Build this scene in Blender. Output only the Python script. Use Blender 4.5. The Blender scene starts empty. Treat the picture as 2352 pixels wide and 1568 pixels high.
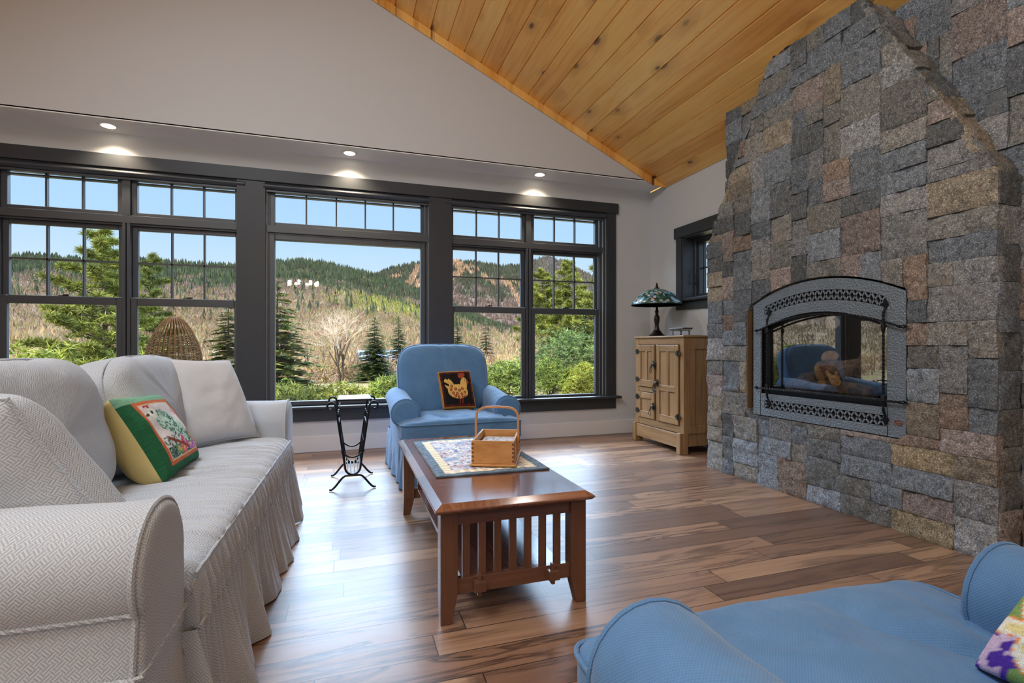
import bpy, math, random
from mathutils import Vector, Matrix, noise

random.seed(7)
SC = bpy.context.scene
COL = SC.collection
PI = math.pi
V = Vector

# ------------------------------------------------------------------ helpers
def s2l(c):
    c /= 255.0
    return c / 12.92 if c <= 0.04045 else ((c + 0.055) / 1.055) ** 2.4
def rgb(r, g, b):
    return (s2l(r), s2l(g), s2l(b), 1.0)
def nz(x, y=0.0, z=0.0):
    return noise.noise(V((x, y, z)))
def fbm(x, y=0.0, z=0.0, o=4):
    return noise.fractal(V((x, y, z)), 1.0, 2.0, o)
def lerp(a, b, t):
    return a + (b - a) * t
def clamp(x, a=0.0, b=1.0):
    return max(a, min(b, x))
def sst(a, b, x):
    t = clamp((x - a) / (b - a))
    return t * t * (3 - 2 * t)
def mixc(a, b, t):
    return tuple(lerp(a[i], b[i], t) for i in range(3))
def interp(tab, x):
    if x <= tab[0][0]: return tab[0][1]
    for (x0, y0), (x1, y1) in zip(tab, tab[1:]):
        if x <= x1: return y0 + (y1 - y0) * (x - x0) / (x1 - x0)
    return tab[-1][1]

class MB:
    """collects geometry for ONE mesh object"""
    def __init__(s):
        s.v = []; s.f = []; s.c = []; s.col = None; s.uv = {}
    def add(s, verts, faces, col=None):
        o = len(s.v)
        s.v.extend(tuple(p) for p in verts)
        s.f.extend(tuple(i + o for i in f) for f in faces)
        s.c.extend([col if col is not None else (1, 1, 1)] * len(verts))
        return s
    def box(s, x0, x1, y0, y1, z0, z1, col=None):
        v = [(x, y, z) for z in (z0, z1) for y in (y0, y1) for x in (x0, x1)]
        f = [(0, 2, 3, 1), (4, 5, 7, 6), (0, 1, 5, 4), (2, 6, 7, 3), (0, 4, 6, 2), (1, 3, 7, 5)]
        return s.add(v, f, col)
    def obox(s, c, ax, ay, az, col=None):
        """box from centre and three half-axis vectors"""
        c, ax, ay, az = V(c), V(ax), V(ay), V(az)
        v = [c + ax * i + ay * j + az * k for k in (-1, 1) for j in (-1, 1) for i in (-1, 1)]
        f = [(0, 2, 3, 1), (4, 5, 7, 6), (0, 1, 5, 4), (2, 6, 7, 3), (0, 4, 6, 2), (1, 3, 7, 5)]
        return s.add(v, f, col)
    def prism(s, poly, d, col=None):
        """poly: list of 3D points, extruded along vector d"""
        n = len(poly); d = V(d)
        v = [V(p) for p in poly] + [V(p) + d for p in poly]
        f = [tuple(range(n))[::-1], tuple(range(n, 2 * n))]
        f += [(i, (i + 1) % n, n + (i + 1) % n, n + i) for i in range(n)]
        return s.add(v, f, col)
    def grid(s, fn, nu, nv, cu=False, cv=False, colfn=None):
        o = len(s.v)
        for j in range(nv if cv else nv + 1):
            for i in range(nu if cu else nu + 1):
                u, w = i / nu, j / nv
                s.v.append(tuple(fn(u, w)))
                s.c.append(colfn(u, w) if colfn else (1, 1, 1))
        W = nu if cu else nu + 1
        H = nv if cv else nv + 1
        for j in range(nv):
            for i in range(nu):
                a = o + j * W + i; b = o + j * W + (i + 1) % W
                c = o + ((j + 1) % H) * W + (i + 1) % W; d = o + ((j + 1) % H) * W + i
                s.f.append((a, b, c, d))
        return s
    def tube(s, pts, r, n=8, closed=False, col=None, cap=True, twist=0.0, square=False):
        pts = [V(p) for p in pts]; N = len(pts)
        rr = r if isinstance(r, (list, tuple)) else [r] * N
        o = len(s.v); up = None
        for i, p in enumerate(pts):
            if closed: t = pts[(i + 1) % N] - pts[i - 1]
            else: t = pts[min(i + 1, N - 1)] - pts[max(i - 1, 0)]
            if t.length < 1e-9: t = V((0, 0, 1))
            t.normalize()
            if up is None:
                up = V((0, 0, 1)) if abs(t.z) < .9 else V((1, 0, 0))
            a = up - t * up.dot(t)
            if a.length < 1e-6: a = t.orthogonal()
            a.normalize(); up = a; b = t.cross(a)
            for k in range(n):
                th = 2 * PI * k / n + twist * i
                q = 1.0
                if square: q = 1.0 / max(abs(math.cos(th - twist * i)), abs(math.sin(th - twist * i)))
                s.v.append(tuple(p + (a * math.cos(th) + b * math.sin(th)) * rr[i] * q))
                s.c.append(col or (1, 1, 1))
        for i in range(N if closed else N - 1):
            for k in range(n):
                a = o + i * n + k; b = o + i * n + (k + 1) % n
                j = (i + 1) % N
                s.f.append((a, b, o + j * n + (k + 1) % n, o + j * n + k))
        if cap and not closed:
            s.f.append(tuple(o + k for k in range(n))[::-1])
            s.f.append(tuple(o + (N - 1) * n + k for k in range(n)))
        return s
    def lathe(s, prof, c=(0, 0, 0), n=24, col=None, squash=1.0):
        o = len(s.v)
        for (r, z) in prof:
            for k in range(n):
                th = 2 * PI * k / n
                s.v.append((c[0] + r * math.cos(th), c[1] + r * math.sin(th) * squash, c[2] + z)); s.c.append(col or (1, 1, 1))
        for i in range(len(prof) - 1):
            for k in range(n):
                s.f.append((o + i * n + k, o + i * n + (k + 1) % n, o + (i + 1) * n + (k + 1) % n, o + (i + 1) * n + k))
        if prof[0][0] > 1e-4: s.f.append(tuple(o + k for k in range(n))[::-1])
        if prof[-1][0] > 1e-4: s.f.append(tuple(o + (len(prof) - 1) * n + k for k in range(n)))
        return s
    def ball(s, c, r, n=12, m=8, sc=(1, 1, 1), col=None):
        c = V(c)
        pr = []
        o = len(s.v)
        for j in range(m + 1):
            ph = -PI / 2 + PI * j / m
            for k in range(n):
                th = 2 * PI * k / n
                s.v.append(tuple(c + V((r * sc[0] * math.cos(ph) * math.cos(th), r * sc[1] * math.cos(ph) * math.sin(th), r * sc[2] * math.sin(ph)))))
                s.c.append(col or (1, 1, 1))
        for j in range(m):
            for k in range(n):
                s.f.append((o + j * n + k, o + j * n + (k + 1) % n, o + (j + 1) * n + (k + 1) % n, o + (j + 1) * n + k))
        return s
    def puff(s, rim, c, n, T, nt=48, nf=16, e1=.3, e2=.3, crown=0.0, post=None, half=0):
        """cushion: rim(theta)->radial vector from the centre c, normal n, half thickness T.
        half = 1 / -1 builds only the front / the back face"""
        c = V(c); n = V(n).normalized()
        rv = [V(rim(2 * PI * k / nt)) for k in range(nt)]
        o = len(s.v)
        lo = 0.0 if half == 1 else -PI / 2
        hi = 0.0 if half == -1 else PI / 2
        for j in range(nf + 1):
            ph = lo + (hi - lo) * j / nf
            cr = max(0.0, math.cos(ph)) ** e1
            sr = abs(math.sin(ph)) ** e2 * (1 if ph >= 0 else -1)
            if j == 0 and half != 1: cr = 0.0
            if j == nf and half != -1: cr = 0.0
            for k in range(nt):
                p = c + rv[k] * cr + n * (T * sr * (1 + crown * (1 - cr * cr)))
                if post: p = V(post(p, cr, sr))
                s.v.append(tuple(p)); s.c.append((1, 1, 1))
        for j in range(nf):
            for k in range(nt):
                s.f.append((o + j * nt + k, o + j * nt + (k + 1) % nt, o + (j + 1) * nt + (k + 1) % nt, o + (j + 1) * nt + k))
        return s
    def build(s, name, mat, parent=None, smooth=False, bevel=0.0, seg=2, sub=0, mats=None, ang=40):
        me = bpy.data.meshes.new(name)
        me.from_pydata(s.v, [], s.f)
        me.validate()
        if mat is not None: me.materials.append(mat)
        ca = me.color_attributes.new('Col', 'FLOAT_COLOR', 'POINT')
        if len(ca.data) == len(s.c):
            flat = []
            for c in s.c: flat.extend((c[0], c[1], c[2], 1.0))
            ca.data.foreach_set('color', flat)
        # box-projected UVs in metres
        uvl = me.uv_layers.new(name='UVMap')
        co = me.vertices; uvd = []
        for p in me.polygons:
            nn = p.normal; ax = max(range(3), key=lambda i: abs(nn[i]))
            for li in p.loop_indices:
                q = co[me.loops[li].vertex_index].co
                uvd.extend((q.y, q.z) if ax == 0 else (q.x, q.z) if ax == 1 else (q.x, q.y))
        uvl.data.foreach_set('uv', uvd)
        o = bpy.data.objects.new(name, me)
        COL.objects.link(o)
        if parent is not None:
            o.parent = parent
            o.location = -V(parent['base']) if 'base' in parent else V((0, 0, 0))
        if smooth:
            me.polygons.foreach_set('use_smooth', [True] * len(me.polygons))
            if ang < 180:
                try: me.set_sharp_from_angle(angle=math.radians(ang))
                except Exception: pass
        if bevel > 0:
            b = o.modifiers.new('bevel', 'BEVEL'); b.width = bevel; b.segments = seg; b.limit_method = 'ANGLE'; b.angle_limit = math.radians(35)
            b.harden_normals = False
        if sub: 
            m = o.modifiers.new('sub', 'SUBSURF'); m.levels = sub; m.render_levels = sub
        return o

def tag(o, label, cat, group=None, kind=None):
    o['label'] = label; o['category'] = cat
    if group: o['group'] = group
    if kind: o['kind'] = kind
    return o
def struct(o, label=None, cat=None):
    o['kind'] = 'structure'
    if label: o['label'] = label
    if cat: o['category'] = cat
    return o
def thing(name, label, cat, base=(0, 0, 0), rz=0.0, group=None):
    o = bpy.data.objects.new(name, None); COL.objects.link(o)
    o.empty_display_size = .1
    o['base'] = tuple(base); o.location = base; o.rotation_euler = (0, 0, rz)
    return tag(o, label, cat, group)
def dup(root, loc, rz=0.0, label=None, scale=None):
    r = root.copy(); COL.objects.link(r); r.location = loc; r.rotation_euler = (0, 0, rz)
    if label: r['label'] = label
    if scale: r.scale = (scale,) * 3 if isinstance(scale, (int, float)) else scale
    for ch in list(root.children):
        c = ch.copy(); COL.objects.link(c); c.parent = r
        for g in list(ch.children):
            d = g.copy(); COL.objects.link(d); d.parent = c
    return r

# ------------------------------------------------------------------ materials
class NT:
    def __init__(s, name):
        s.m = bpy.data.materials.new(name); s.m.use_nodes = True
        s.t = s.m.node_tree; s.t.nodes.clear()
        s.out = s.t.nodes.new('ShaderNodeOutputMaterial')
    def n(s, typ, ins=None, **props):
        nd = s.t.nodes.new(typ)
        for k, v in props.items(): setattr(nd, k, v)
        for k, v in (ins or {}).items(): s.set(nd.inputs[k], v)
        return nd
    def set(s, sock, v):
        if isinstance(v, bpy.types.NodeSocket): s.t.links.new(v, sock)
        elif isinstance(v, bpy.types.Node): s.t.links.new(v.outputs[0], sock)
        else:
            if hasattr(sock.default_value, '__len__') and not hasattr(v, '__len__'): v = (v,) * len(sock.default_value)
            if hasattr(v, '__len__') and len(sock.default_value) == 4 and len(v) == 3: v = (*v, 1)
            sock.default_value = v
    def math(s, op, a, b=0.0, c=0.0):
        nd = s.t.nodes.new('ShaderNodeMath'); nd.operation = op
        s.set(nd.inputs[0], a); s.set(nd.inputs[1], b); s.set(nd.inputs[2], c)
        return nd.outputs[0]
    def mix(s, f, a, b, mode='MIX'):
        nd = s.t.nodes.new('ShaderNodeMix'); nd.data_type = 'RGBA'; nd.blend_type = mode
        s.set(nd.inputs[0], f); s.set(nd.inputs[6], a); s.set(nd.inputs[7], b)
        return nd.outputs[2]
    def ramp(s, f, stops, inter='LINEAR'):
        nd = s.t.nodes.new('ShaderNodeValToRGB'); cr = nd.color_ramp; cr.interpolation = inter
        while len(cr.elements) > 1: cr.elements.remove(cr.elements[-1])
        cr.elements[0].position = stops[0][0]; c = stops[0][1]; cr.elements[0].color = (*c[:3], 1) if hasattr(c, '__len__') else (c, c, c, 1)
        for p, c in stops[1:]:
            e = cr.elements.new(p); e.color = (*c[:3], 1) if hasattr(c, '__len__') else (c, c, c, 1)
        s.set(nd.inputs[0], f)
        return nd.outputs[0]
    def xyz(s, vec):
        nd = s.n('ShaderNodeSeparateXYZ', {0: vec}); return nd.outputs
    def vec(s, x=0.0, y=0.0, z=0.0):
        return s.n('ShaderNodeCombineXYZ', {0: x, 1: y, 2: z}).outputs[0]
    def noise(s, vec, scale, detail=4, rough=.5, dist=0.0):
        return s.n('ShaderNodeTexNoise', {'Vector': vec, 'Scale': scale, 'Detail': detail, 'Roughness': rough, 'Distortion': dist}).outputs['Fac']
    def scale(s, vec, sc):
        return s.n('ShaderNodeVectorMath', {0: vec, 1: sc}, operation='MULTIPLY').outputs[0]
    def pos(s): return s.n('ShaderNodeNewGeometry').outputs['Position']
    def obj(s): return s.n('ShaderNodeTexCoord').outputs['Object']
    def uv(s): return s.n('ShaderNodeTexCoord').outputs['UV']
    def attr(s): return s.n('ShaderNodeAttribute', attribute_name='Col').outputs['Color']
    def bump(s, h, strength=.3, dist=.01, normal=None):
        ins = {'Height': h, 'Strength': strength, 'Distance': dist}
        if normal is not None: ins['Normal'] = normal
        return s.n('ShaderNodeBump', ins).outputs[0]
    def done(s, color, rough=.5, metal=0.0, spec=.5, normal=None, **kw):
        b = s.n('ShaderNodeBsdfPrincipled', {'Base Color': color, 'Roughness': rough, 'Metallic': metal, 'Specular IOR Level': spec})
        if normal is not None: s.set(b.inputs['Normal'], normal)
        for k, v in kw.items(): s.set(b.inputs[k.replace('_', ' ')], v)
        s.t.links.new(b.outputs[0], s.out.inputs[0])
        return s.m

def plain(name, c, rough=.5, metal=0.0, spec=.5, nscale=0, namt=.1, bump=0.0, **kw):
    t = NT(name)
    col = c; nm = None
    if nscale:
        f = t.noise(t.pos(), nscale, 4)
        col = t.mix(f, tuple(x * (1 - namt) for x in c[:3]), tuple(min(1, x * (1 + namt)) for x in c[:3]))
        if bump: nm = t.bump(f, bump, .005)
    return t.done(col, rough, metal, spec, nm, **kw)

def wood(name, c1, c2, axis, rough=.4, fine=60, spec=.5, streak=None, coat=0.0):
    """grain runs along the given object axis"""
    t = NT(name)
    sc = [fine, fine, fine]; sc[axis] = fine * .05
    v = t.scale(t.pos(), tuple(sc))
    f = t.noise(v, 1.0, 5, .6, .6)
    sc2 = [9.0, 9.0, 9.0]; sc2[axis] = 1.1
    g = t.noise(t.scale(t.pos(), tuple(sc2)), 1.0, 3, .5, 1.2)
    h = t.math('ADD', t.math('MULTIPLY', f, .5), t.math('MULTIPLY', g, .5))
    col = t.ramp(h, [(.3, c1), (.5, mixc(c1, c2, .55)), (.68, c2)])
    return t.done(col, rough, 0, spec, t.bump(f, .08, .002), Coat_Weight=coat, Coat_Roughness=.15)

M = {}
M['wall'] = plain('wall_paint', rgb(201, 203, 204), .75, spec=.25, nscale=40, namt=.01)
M['soffit'] = plain('soffit_paint', rgb(243, 243, 242), .7, spec=.25, nscale=40, namt=.01)
M['white_trim'] = plain('white_trim', rgb(222, 221, 220), .45, spec=.4, nscale=30, namt=.01)
M['frame'] = plain('charcoal_frame', rgb(56, 61, 68), .42, spec=.7, nscale=120, namt=.06)
M['casing'] = plain('charcoal_casing', rgb(46, 50, 55), .48, spec=.5, nscale=120, namt=.06)
M['black_iron'] = plain('black_iron', rgb(30, 31, 33), .38, .6, nscale=200, namt=.3, bump=.1)
M['dark_bronze'] = plain('dark_bronze', rgb(46, 40, 36), .35, .7, nscale=140, namt=.3, bump=.1)
M['pewter'] = plain('pewter', rgb(96, 90, 82), .35, .9, nscale=160, namt=.3, bump=.15)
M['highlight_white'] = plain('jamb_highlight_white', rgb(190, 194, 198), .4, spec=.5, nscale=50, namt=.02)  # pale colour for the painted jamb highlights

def glass_mat(name, ior=1.45, tint=(.97, .98, .98)):
    t = NT(name)
    bf = t.n('ShaderNodeNewGeometry').outputs['Backfacing']
    fr = t.n('ShaderNodeFresnel', {'IOR': t.math('MULTIPLY_ADD', bf, 1 / ior - ior, ior)})   # same reflectance from both sides of the thin pane
    tr = t.n('ShaderNodeBsdfTransparent', {'Color': (*tint, 1)})
    gl = t.n('ShaderNodeBsdfGlossy', {'Color': (1, 1, 1, 1), 'Roughness': 0.0})
    mx = t.n('ShaderNodeMixShader', {0: fr.outputs[0], 1: tr.outputs[0], 2: gl.outputs[0]})
    t.t.links.new(mx.outputs[0], t.out.inputs[0])
    return t.m
M['glass'] = glass_mat('window_glass', 1.2)

def floor_mat():
    t = NT('plank_floor')
    p = t.xyz(t.pos()); X, Y = p[0], p[1]
    W = .127; L = 1.15
    yr = t.math('DIVIDE', Y, W); row = t.math('FLOOR', yr); fy = t.math('FRACT', yr)
    wr = t.n('ShaderNodeTexWhiteNoise', {'W': row}, noise_dimensions='1D')
    xo = t.math('ADD', t.math('DIVIDE', X, L), t.math('MULTIPLY', wr.outputs['Value'], 9.7))
    cl = t.math('FLOOR', xo); fx = t.math('FRACT', xo)
    wn = t.n('ShaderNodeTexWhiteNoise', {'Vector': t.vec(row, cl, 3.1)}, noise_dimensions='3D')
    rnd = wn.outputs['Value']; rc = t.xyz(wn.outputs['Color'])
    off = t.math('MULTIPLY', rnd, 60.0)
    gx = t.math('MULTIPLY', X, 1.0)
    v1 = t.vec(t.math('ADD', t.math('MULTIPLY', X, 1.1), off), t.math('ADD', t.math('MULTIPLY', Y, 9.0), off), off)
    g1 = t.noise(v1, 1.0, 4, .5, 1.6)
    v2 = t.vec(t.math('ADD', t.math('MULTIPLY', X, 2.5), off), t.math('ADD', t.math('MULTIPLY', Y, 60.0), off), off)
    g2 = t.noise(v2, 1.0, 4, .6, .4)
    streak = t.ramp(g1, [(.49, 0.0), (.53, .6), (.57, 1.0), (.60, .25), (.64, .2), (.68, 1.0), (.74, .8)])
    base = t.ramp(t.math('ADD', t.math('MULTIPLY', g2, .45), t.math('MULTIPLY', rc[1], .55)),
                  [(.18, rgb(98, 73, 59)), (.42, rgb(126, 95, 75)), (.62, rgb(148, 114, 89)), (.85, rgb(172, 138, 108))])
    dark = t.ramp(g2, [(.3, rgb(46, 33, 29)), (.7, rgb(88, 64, 52))])
    amt = t.math('MULTIPLY', streak, t.math('ADD', .4, t.math('MULTIPLY', rc[0], .6)))
    col = t.mix(amt, base, dark)
    # joints
    ey = t.math('MINIMUM', fy, t.math('SUBTRACT', 1.0, fy))
    ex = t.math('MINIMUM', fx, t.math('SUBTRACT', 1.0, fx))
    sy = t.math('LESS_THAN', ey, .016); sx = t.math('LESS_THAN', ex, .0019)
    sm = t.math('MAXIMUM', sy, sx)
    col = t.mix(t.math('MULTIPLY', sm, .9), col, rgb(40, 28, 22))
    hgt = t.math('SUBTRACT', t.math('MULTIPLY', g2, .08), sm)
    wave = t.noise(t.scale(t.pos(), (1.2, 7.0, 1.0)), 1.0, 1, .4)
    nm = t.bump(hgt, .6, .002)
    rough = t.math('ADD', .30, t.math('MULTIPLY', g2, .16))
    return t.done(col, rough, 0, .65, nm, Coat_Weight=.3, Coat_Roughness=.3, Coat_IOR=1.6)
M['floor'] = floor_mat()

def pine_mat():
    t = NT('knotty_pine')
    p = t.xyz(t.pos()); X, Y = p[0], p[1]
    pl = t.math('FLOOR', t.math('DIVIDE', t.math('SUBTRACT', 3.436, X), PLX))
    wn = t.n('ShaderNodeTexWhiteNoise', {'W': pl}, noise_dimensions='1D')
    r = wn.outputs['Value']; rc = t.xyz(wn.outputs['Color'])
    off = t.math('MULTIPLY', r, 40.0)
    kv = t.vec(t.math('MULTIPLY', X, 6.0), t.math('ADD', t.math('MULTIPLY', Y, 2.6), off), off)
    vo = t.n('ShaderNodeTexVoronoi', {'Vector': kv, 'Scale': 1.0}, feature='F1')
    d = vo.outputs['Distance']; vc = t.xyz(vo.outputs['Color'])
    on = t.math('GREATER_THAN', vc[0], .45)
    size = t.math('ADD', .07, t.math('MULTIPLY', vc[1], .13))
    kn = t.math('DIVIDE', d, size)
    knot = t.math('MULTIPLY', on, t.ramp(kn, [(.0, 1.0), (.55, .95), (1.0, 0.0)]))
    halo = t.math('MULTIPLY', on, t.ramp(t.math('DIVIDE', kn, 3.2), [(.2, 1.0), (1.0, 0.0)]))
    warp = t.math('MULTIPLY', halo, .9)
    gv = t.vec(t.math('ADD', t.math('MULTIPLY', X, 34.0), warp), t.math('ADD', t.math('MULTIPLY', Y, 1.3), off), off)
    g = t.noise(gv, 1.0, 5, .55, .8)
    b = t.noise(t.vec(t.math('MULTIPLY', X, 5.0), t.math('ADD', t.math('MULTIPLY', Y, .8), off), off), 1.0, 2)
    base = t.ramp(t.math('ADD', t.math('MULTIPLY', g, .5), t.math('ADD', t.math('MULTIPLY', b, .3), t.math('MULTIPLY', r, .2))),
                  [(.3, rgb(216, 146, 62)), (.5, rgb(242, 184, 98)), (.7, rgb(250, 206, 128))])
    col = t.mix(t.math('MULTIPLY', halo, .4), base, rgb(160, 92, 40))
    kc = t.ramp(kn, [(.0, rgb(64, 34, 22)), (.5, rgb(112, 62, 38)), (.8, rgb(58, 30, 18))])
    col = t.mix(knot, col, kc)
    return t.done(col, t.math('ADD', .22, t.math('MULTIPLY', g, .15)), 0, .45, t.bump(g, .05, .002), Coat_Weight=.3, Coat_Roughness=.2)
PITCH = .472; CT = math.cos(math.atan(PITCH)); PLX = .1664
M['pine'] = pine_mat()

def stone_mat():
    t = NT('split_granite')
    c = t.attr(); P = t.pos()
    n1 = t.noise(P, 150, 3, .7); n2 = t.noise(P, 38, 5, .65, .6); n3 = t.noise(P, 9, 4, .6, 1.0)
    sp = t.ramp(n1, [(.34, .34), (.46, .74), (.55, .95), (.66, 1.9)])
    col = t.mix(1.0, c, sp, 'MULTIPLY')
    pt = t.ramp(n2, [(.32, .5), (.5, 1.0), (.68, 1.45)])
    col = t.mix(1.0, col, pt, 'MULTIPLY')
    warm = t.ramp(n3, [(.52, 0.0), (.72, .45)])
    col = t.mix(warm, col, t.mix(1.0, c, (1.15, 1.0, .82, 1), 'MULTIPLY'))
    h = t.math('ADD', t.math('MULTIPLY', n2, .7), t.math('MULTIPLY', n1, .3))
    return t.done(col, .8, 0, .35, t.bump(h, .9, .012))
M['stone'] = stone_mat()

def sofa_mat():
    t = NT('greek_key_slipcover')
    u = t.xyz(t.uv()); S_ = 1 / .0056
    a = t.math('MULTIPLY', t.math('ADD', u[0], u[1]), S_ * .7); b = t.math('MULTIPLY', t.math('SUBTRACT', u[0], u[1]), S_ * .7)
    # meander of broken diagonals
    ca, cb = t.math('FLOOR', a), t.math('FLOOR', b); fa, fb = t.math('FRACT', a), t.math('FRACT', b)
    w = t.n('ShaderNodeTexWhiteNoise', {'Vector': t.vec(ca, cb, 0)}, noise_dimensions='2D').outputs['Value']
    alt = t.math('FRACT', t.math('ADD', t.math('MULTIPLY', t.math('ADD', t.math('FLOOR', t.math('DIVIDE', ca, 3.0)), t.math('FLOOR', t.math('DIVIDE', cb, 2.0))), .5), .01))
    sel = t.math('GREATER_THAN', t.math('ADD', t.math('MULTIPLY', w, .5), t.math('MULTIPLY', alt, .9)), .48)
    f = t.math('ADD', t.math('MULTIPLY', sel, fa), t.math('MULTIPLY', t.math('SUBTRACT', 1.0, sel), fb))
    ln = t.math('ABSOLUTE', t.math('SUBTRACT', f, .5))
    line = t.ramp(ln, [(.12, 1.0), (.3, 0.0)])
    n = t.noise(t.uv(), 900, 2)
    base = t.mix(n, rgb(182, 190, 200), rgb(200, 208, 217))
    col = t.mix(t.math('MULTIPLY', line, .6), base, rgb(140, 140, 138))
    wr = t.noise(t.scale(t.pos(), (1, 1, 1)), 11, 3, .5, .5)
    nm = t.bump(wr, .25, .012)
    nm = t.bump(t.math('SUBTRACT', t.math('MULTIPLY', n, .3), line), .45, .0012, nm)
    return t.done(col, .85, 0, .2, nm, Sheen_Weight=.15)
M['sofa'] = sofa_mat()

def weave_mat(name, c1, c2, sc=520, wr=.3):
    t = NT(name)
    u = t.xyz(t.uv())
    a = t.math('SINE', t.math('MULTIPLY', u[0], sc * 2)); b = t.math('SINE', t.math('MULTIPLY', u[1], sc * 2))
    w = t.math('MULTIPLY', a, b)
    n = t.noise(t.pos(), 7, 4, .6)
    col = t.mix(t.math('ADD', t.math('MULTIPLY', w, .25), n), c1, c2)
    g = t.noise(t.scale(t.pos(), (1.0, 1.0, 1.0)), 6, 3, .45, 1.5)
    nm = t.bump(g, wr, .03)
    nm = t.bump(w, .25, .001, nm)
    return t.done(col, .85, 0, .2, nm, Sheen_Weight=.2)
M['blue'] = weave_mat('blue_cotton', rgb(74, 111, 151), rgb(98, 141, 184))
M['pillow_white'] = weave_mat('pale_cotton', rgb(188, 191, 196), rgb(206, 209, 213), wr=.25)
M['yellow_cloth'] = weave_mat('yellow_linen', rgb(206, 184, 118), rgb(224, 204, 140), wr=.15)
M['gold_cloth'] = weave_mat('gold_cloth', rgb(190, 138, 58), rgb(210, 160, 76), wr=.15)

def pattern_mat(name, rough=.9, sc=700, stitch=.35):
    t = NT(name)
    n = t.noise(t.pos(), sc, 2)
    col = t.mix(1.0, t.attr(), t.ramp(n, [(.3, .7), (.5, 1.0), (.7, 1.25)]), 'MULTIPLY')
    return t.done(col, rough, 0, .2, t.bump(n, stitch, .003))
M['stitch'] = pattern_mat('needlepoint')

M['cherry_x'] = wood('cherry_across', rgb(86, 56, 42), rgb(118, 80, 60), 0, .26, 50, .6, coat=.4)
M['cherry_y'] = wood('cherry_along', rgb(90, 56, 42), rgb(130, 86, 66), 1, .22, 45, .7, coat=.5)
M['cherry_z'] = wood('cherry_upright', rgb(84, 55, 41), rgb(116, 79, 58), 2, .32, 55, .5, coat=.25)
M['oak_z'] = wood('oak_upright', rgb(112, 82, 52), rgb(164, 130, 90), 2, .42, 70, .4, coat=.15)
M['oak_y'] = wood('oak_across', rgb(114, 84, 54), rgb(168, 134, 94), 1, .42, 70, .4, coat=.15)
M['maple'] = wood('maple_box', rgb(172, 116, 60), rgb(206, 152, 92), 0, .38, 45, .4, coat=.2)
M['maple_d'] = plain('walnut_joint', rgb(120, 68, 34), .45, nscale=90, namt=.2)
# ------------------------------------------------------------------ room shell
XR = 3.436; XL = -5.05; YB = 5.19; YW = 5.34; YG = 4.88; YREAR = -3.6
SOF = 2.853; EAVE = 2.80; XRIDGE = (XR + XL) / 2
def ceil_z(x):
    return EAVE + PITCH * ((XR - x) if x > XRIDGE else (x - XL))
struct(MB().box(XL - .2, XR + .2, YREAR - .2, YW, -.12, 0).build('floor', M['floor']), 'multicoloured hardwood plank floor with satin sheen', 'floor')

OPEN = [(-2.745, -.87), (-.74, .835), (.965, 2.84)]
Z0, Z1 = .415, 2.54
w = MB()
w.box(XL, XR, YB, YW, 0, Z0).box(XL, XR, YB, YW, Z1, SOF)
for a, b in ((XL, OPEN[0][0]), (OPEN[0][1], OPEN[1][0]), (OPEN[1][1], OPEN[2][0]), (OPEN[2][1], XR)):
    w.box(a, b, YB, YW, Z0, Z1)
struct(w.build('wall_back', M['wall']), 'pale grey window wall with a long bank of windows', 'wall')
zr = ceil_z(XRIDGE)
g = MB().prism([(XL, YG, SOF), (XR, YG, SOF), (XR, YG, EAVE + .2), (XRIDGE, YG, zr + .2), (XL, YG, EAVE + .2)], (0, YW - YG, 0))
struct(MB().box(XL, XR, YG, YB, SOF - .008, SOF + .01).build('ceiling_soffit', M['soffit']), 'white soffit strip over the window bank', 'ceiling')
struct(g.build('wall_gable', M['wall']), 'grey gable wall above the window bank, with a lit soffit underneath', 'wall')
# right wall with the small window opening
RW = (4.0, 4.585, 1.515, 2.178)
w = MB()
XO = XR + .26
w.box(XR, XO, YREAR, RW[0], 0, EAVE + .03).box(XR, XO, RW[1], YW, 0, EAVE + .03)
w.box(XR, XO, RW[0], RW[1], 0, RW[2]).box(XR, XO, RW[0], RW[1], RW[3], EAVE + .03)
struct(w.build('wall_right', M['wall']), 'pale grey side wall between the corner and the chimney', 'wall')
struct(MB().box(XL - .2, XL, YREAR, YW, 0, EAVE + .03).build('wall_left', M['wall']), 'plain grey side wall of the room', 'wall')
rw = MB().prism([(XL, YREAR, 0), (XR, YREAR, 0), (XR, YREAR, EAVE), (XRIDGE, YREAR, zr), (XL, YREAR, EAVE)], (0, -.2, 0))
struct(rw.build('wall_rear', M['wall']), 'plain grey rear wall of the room', 'wall')

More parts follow.
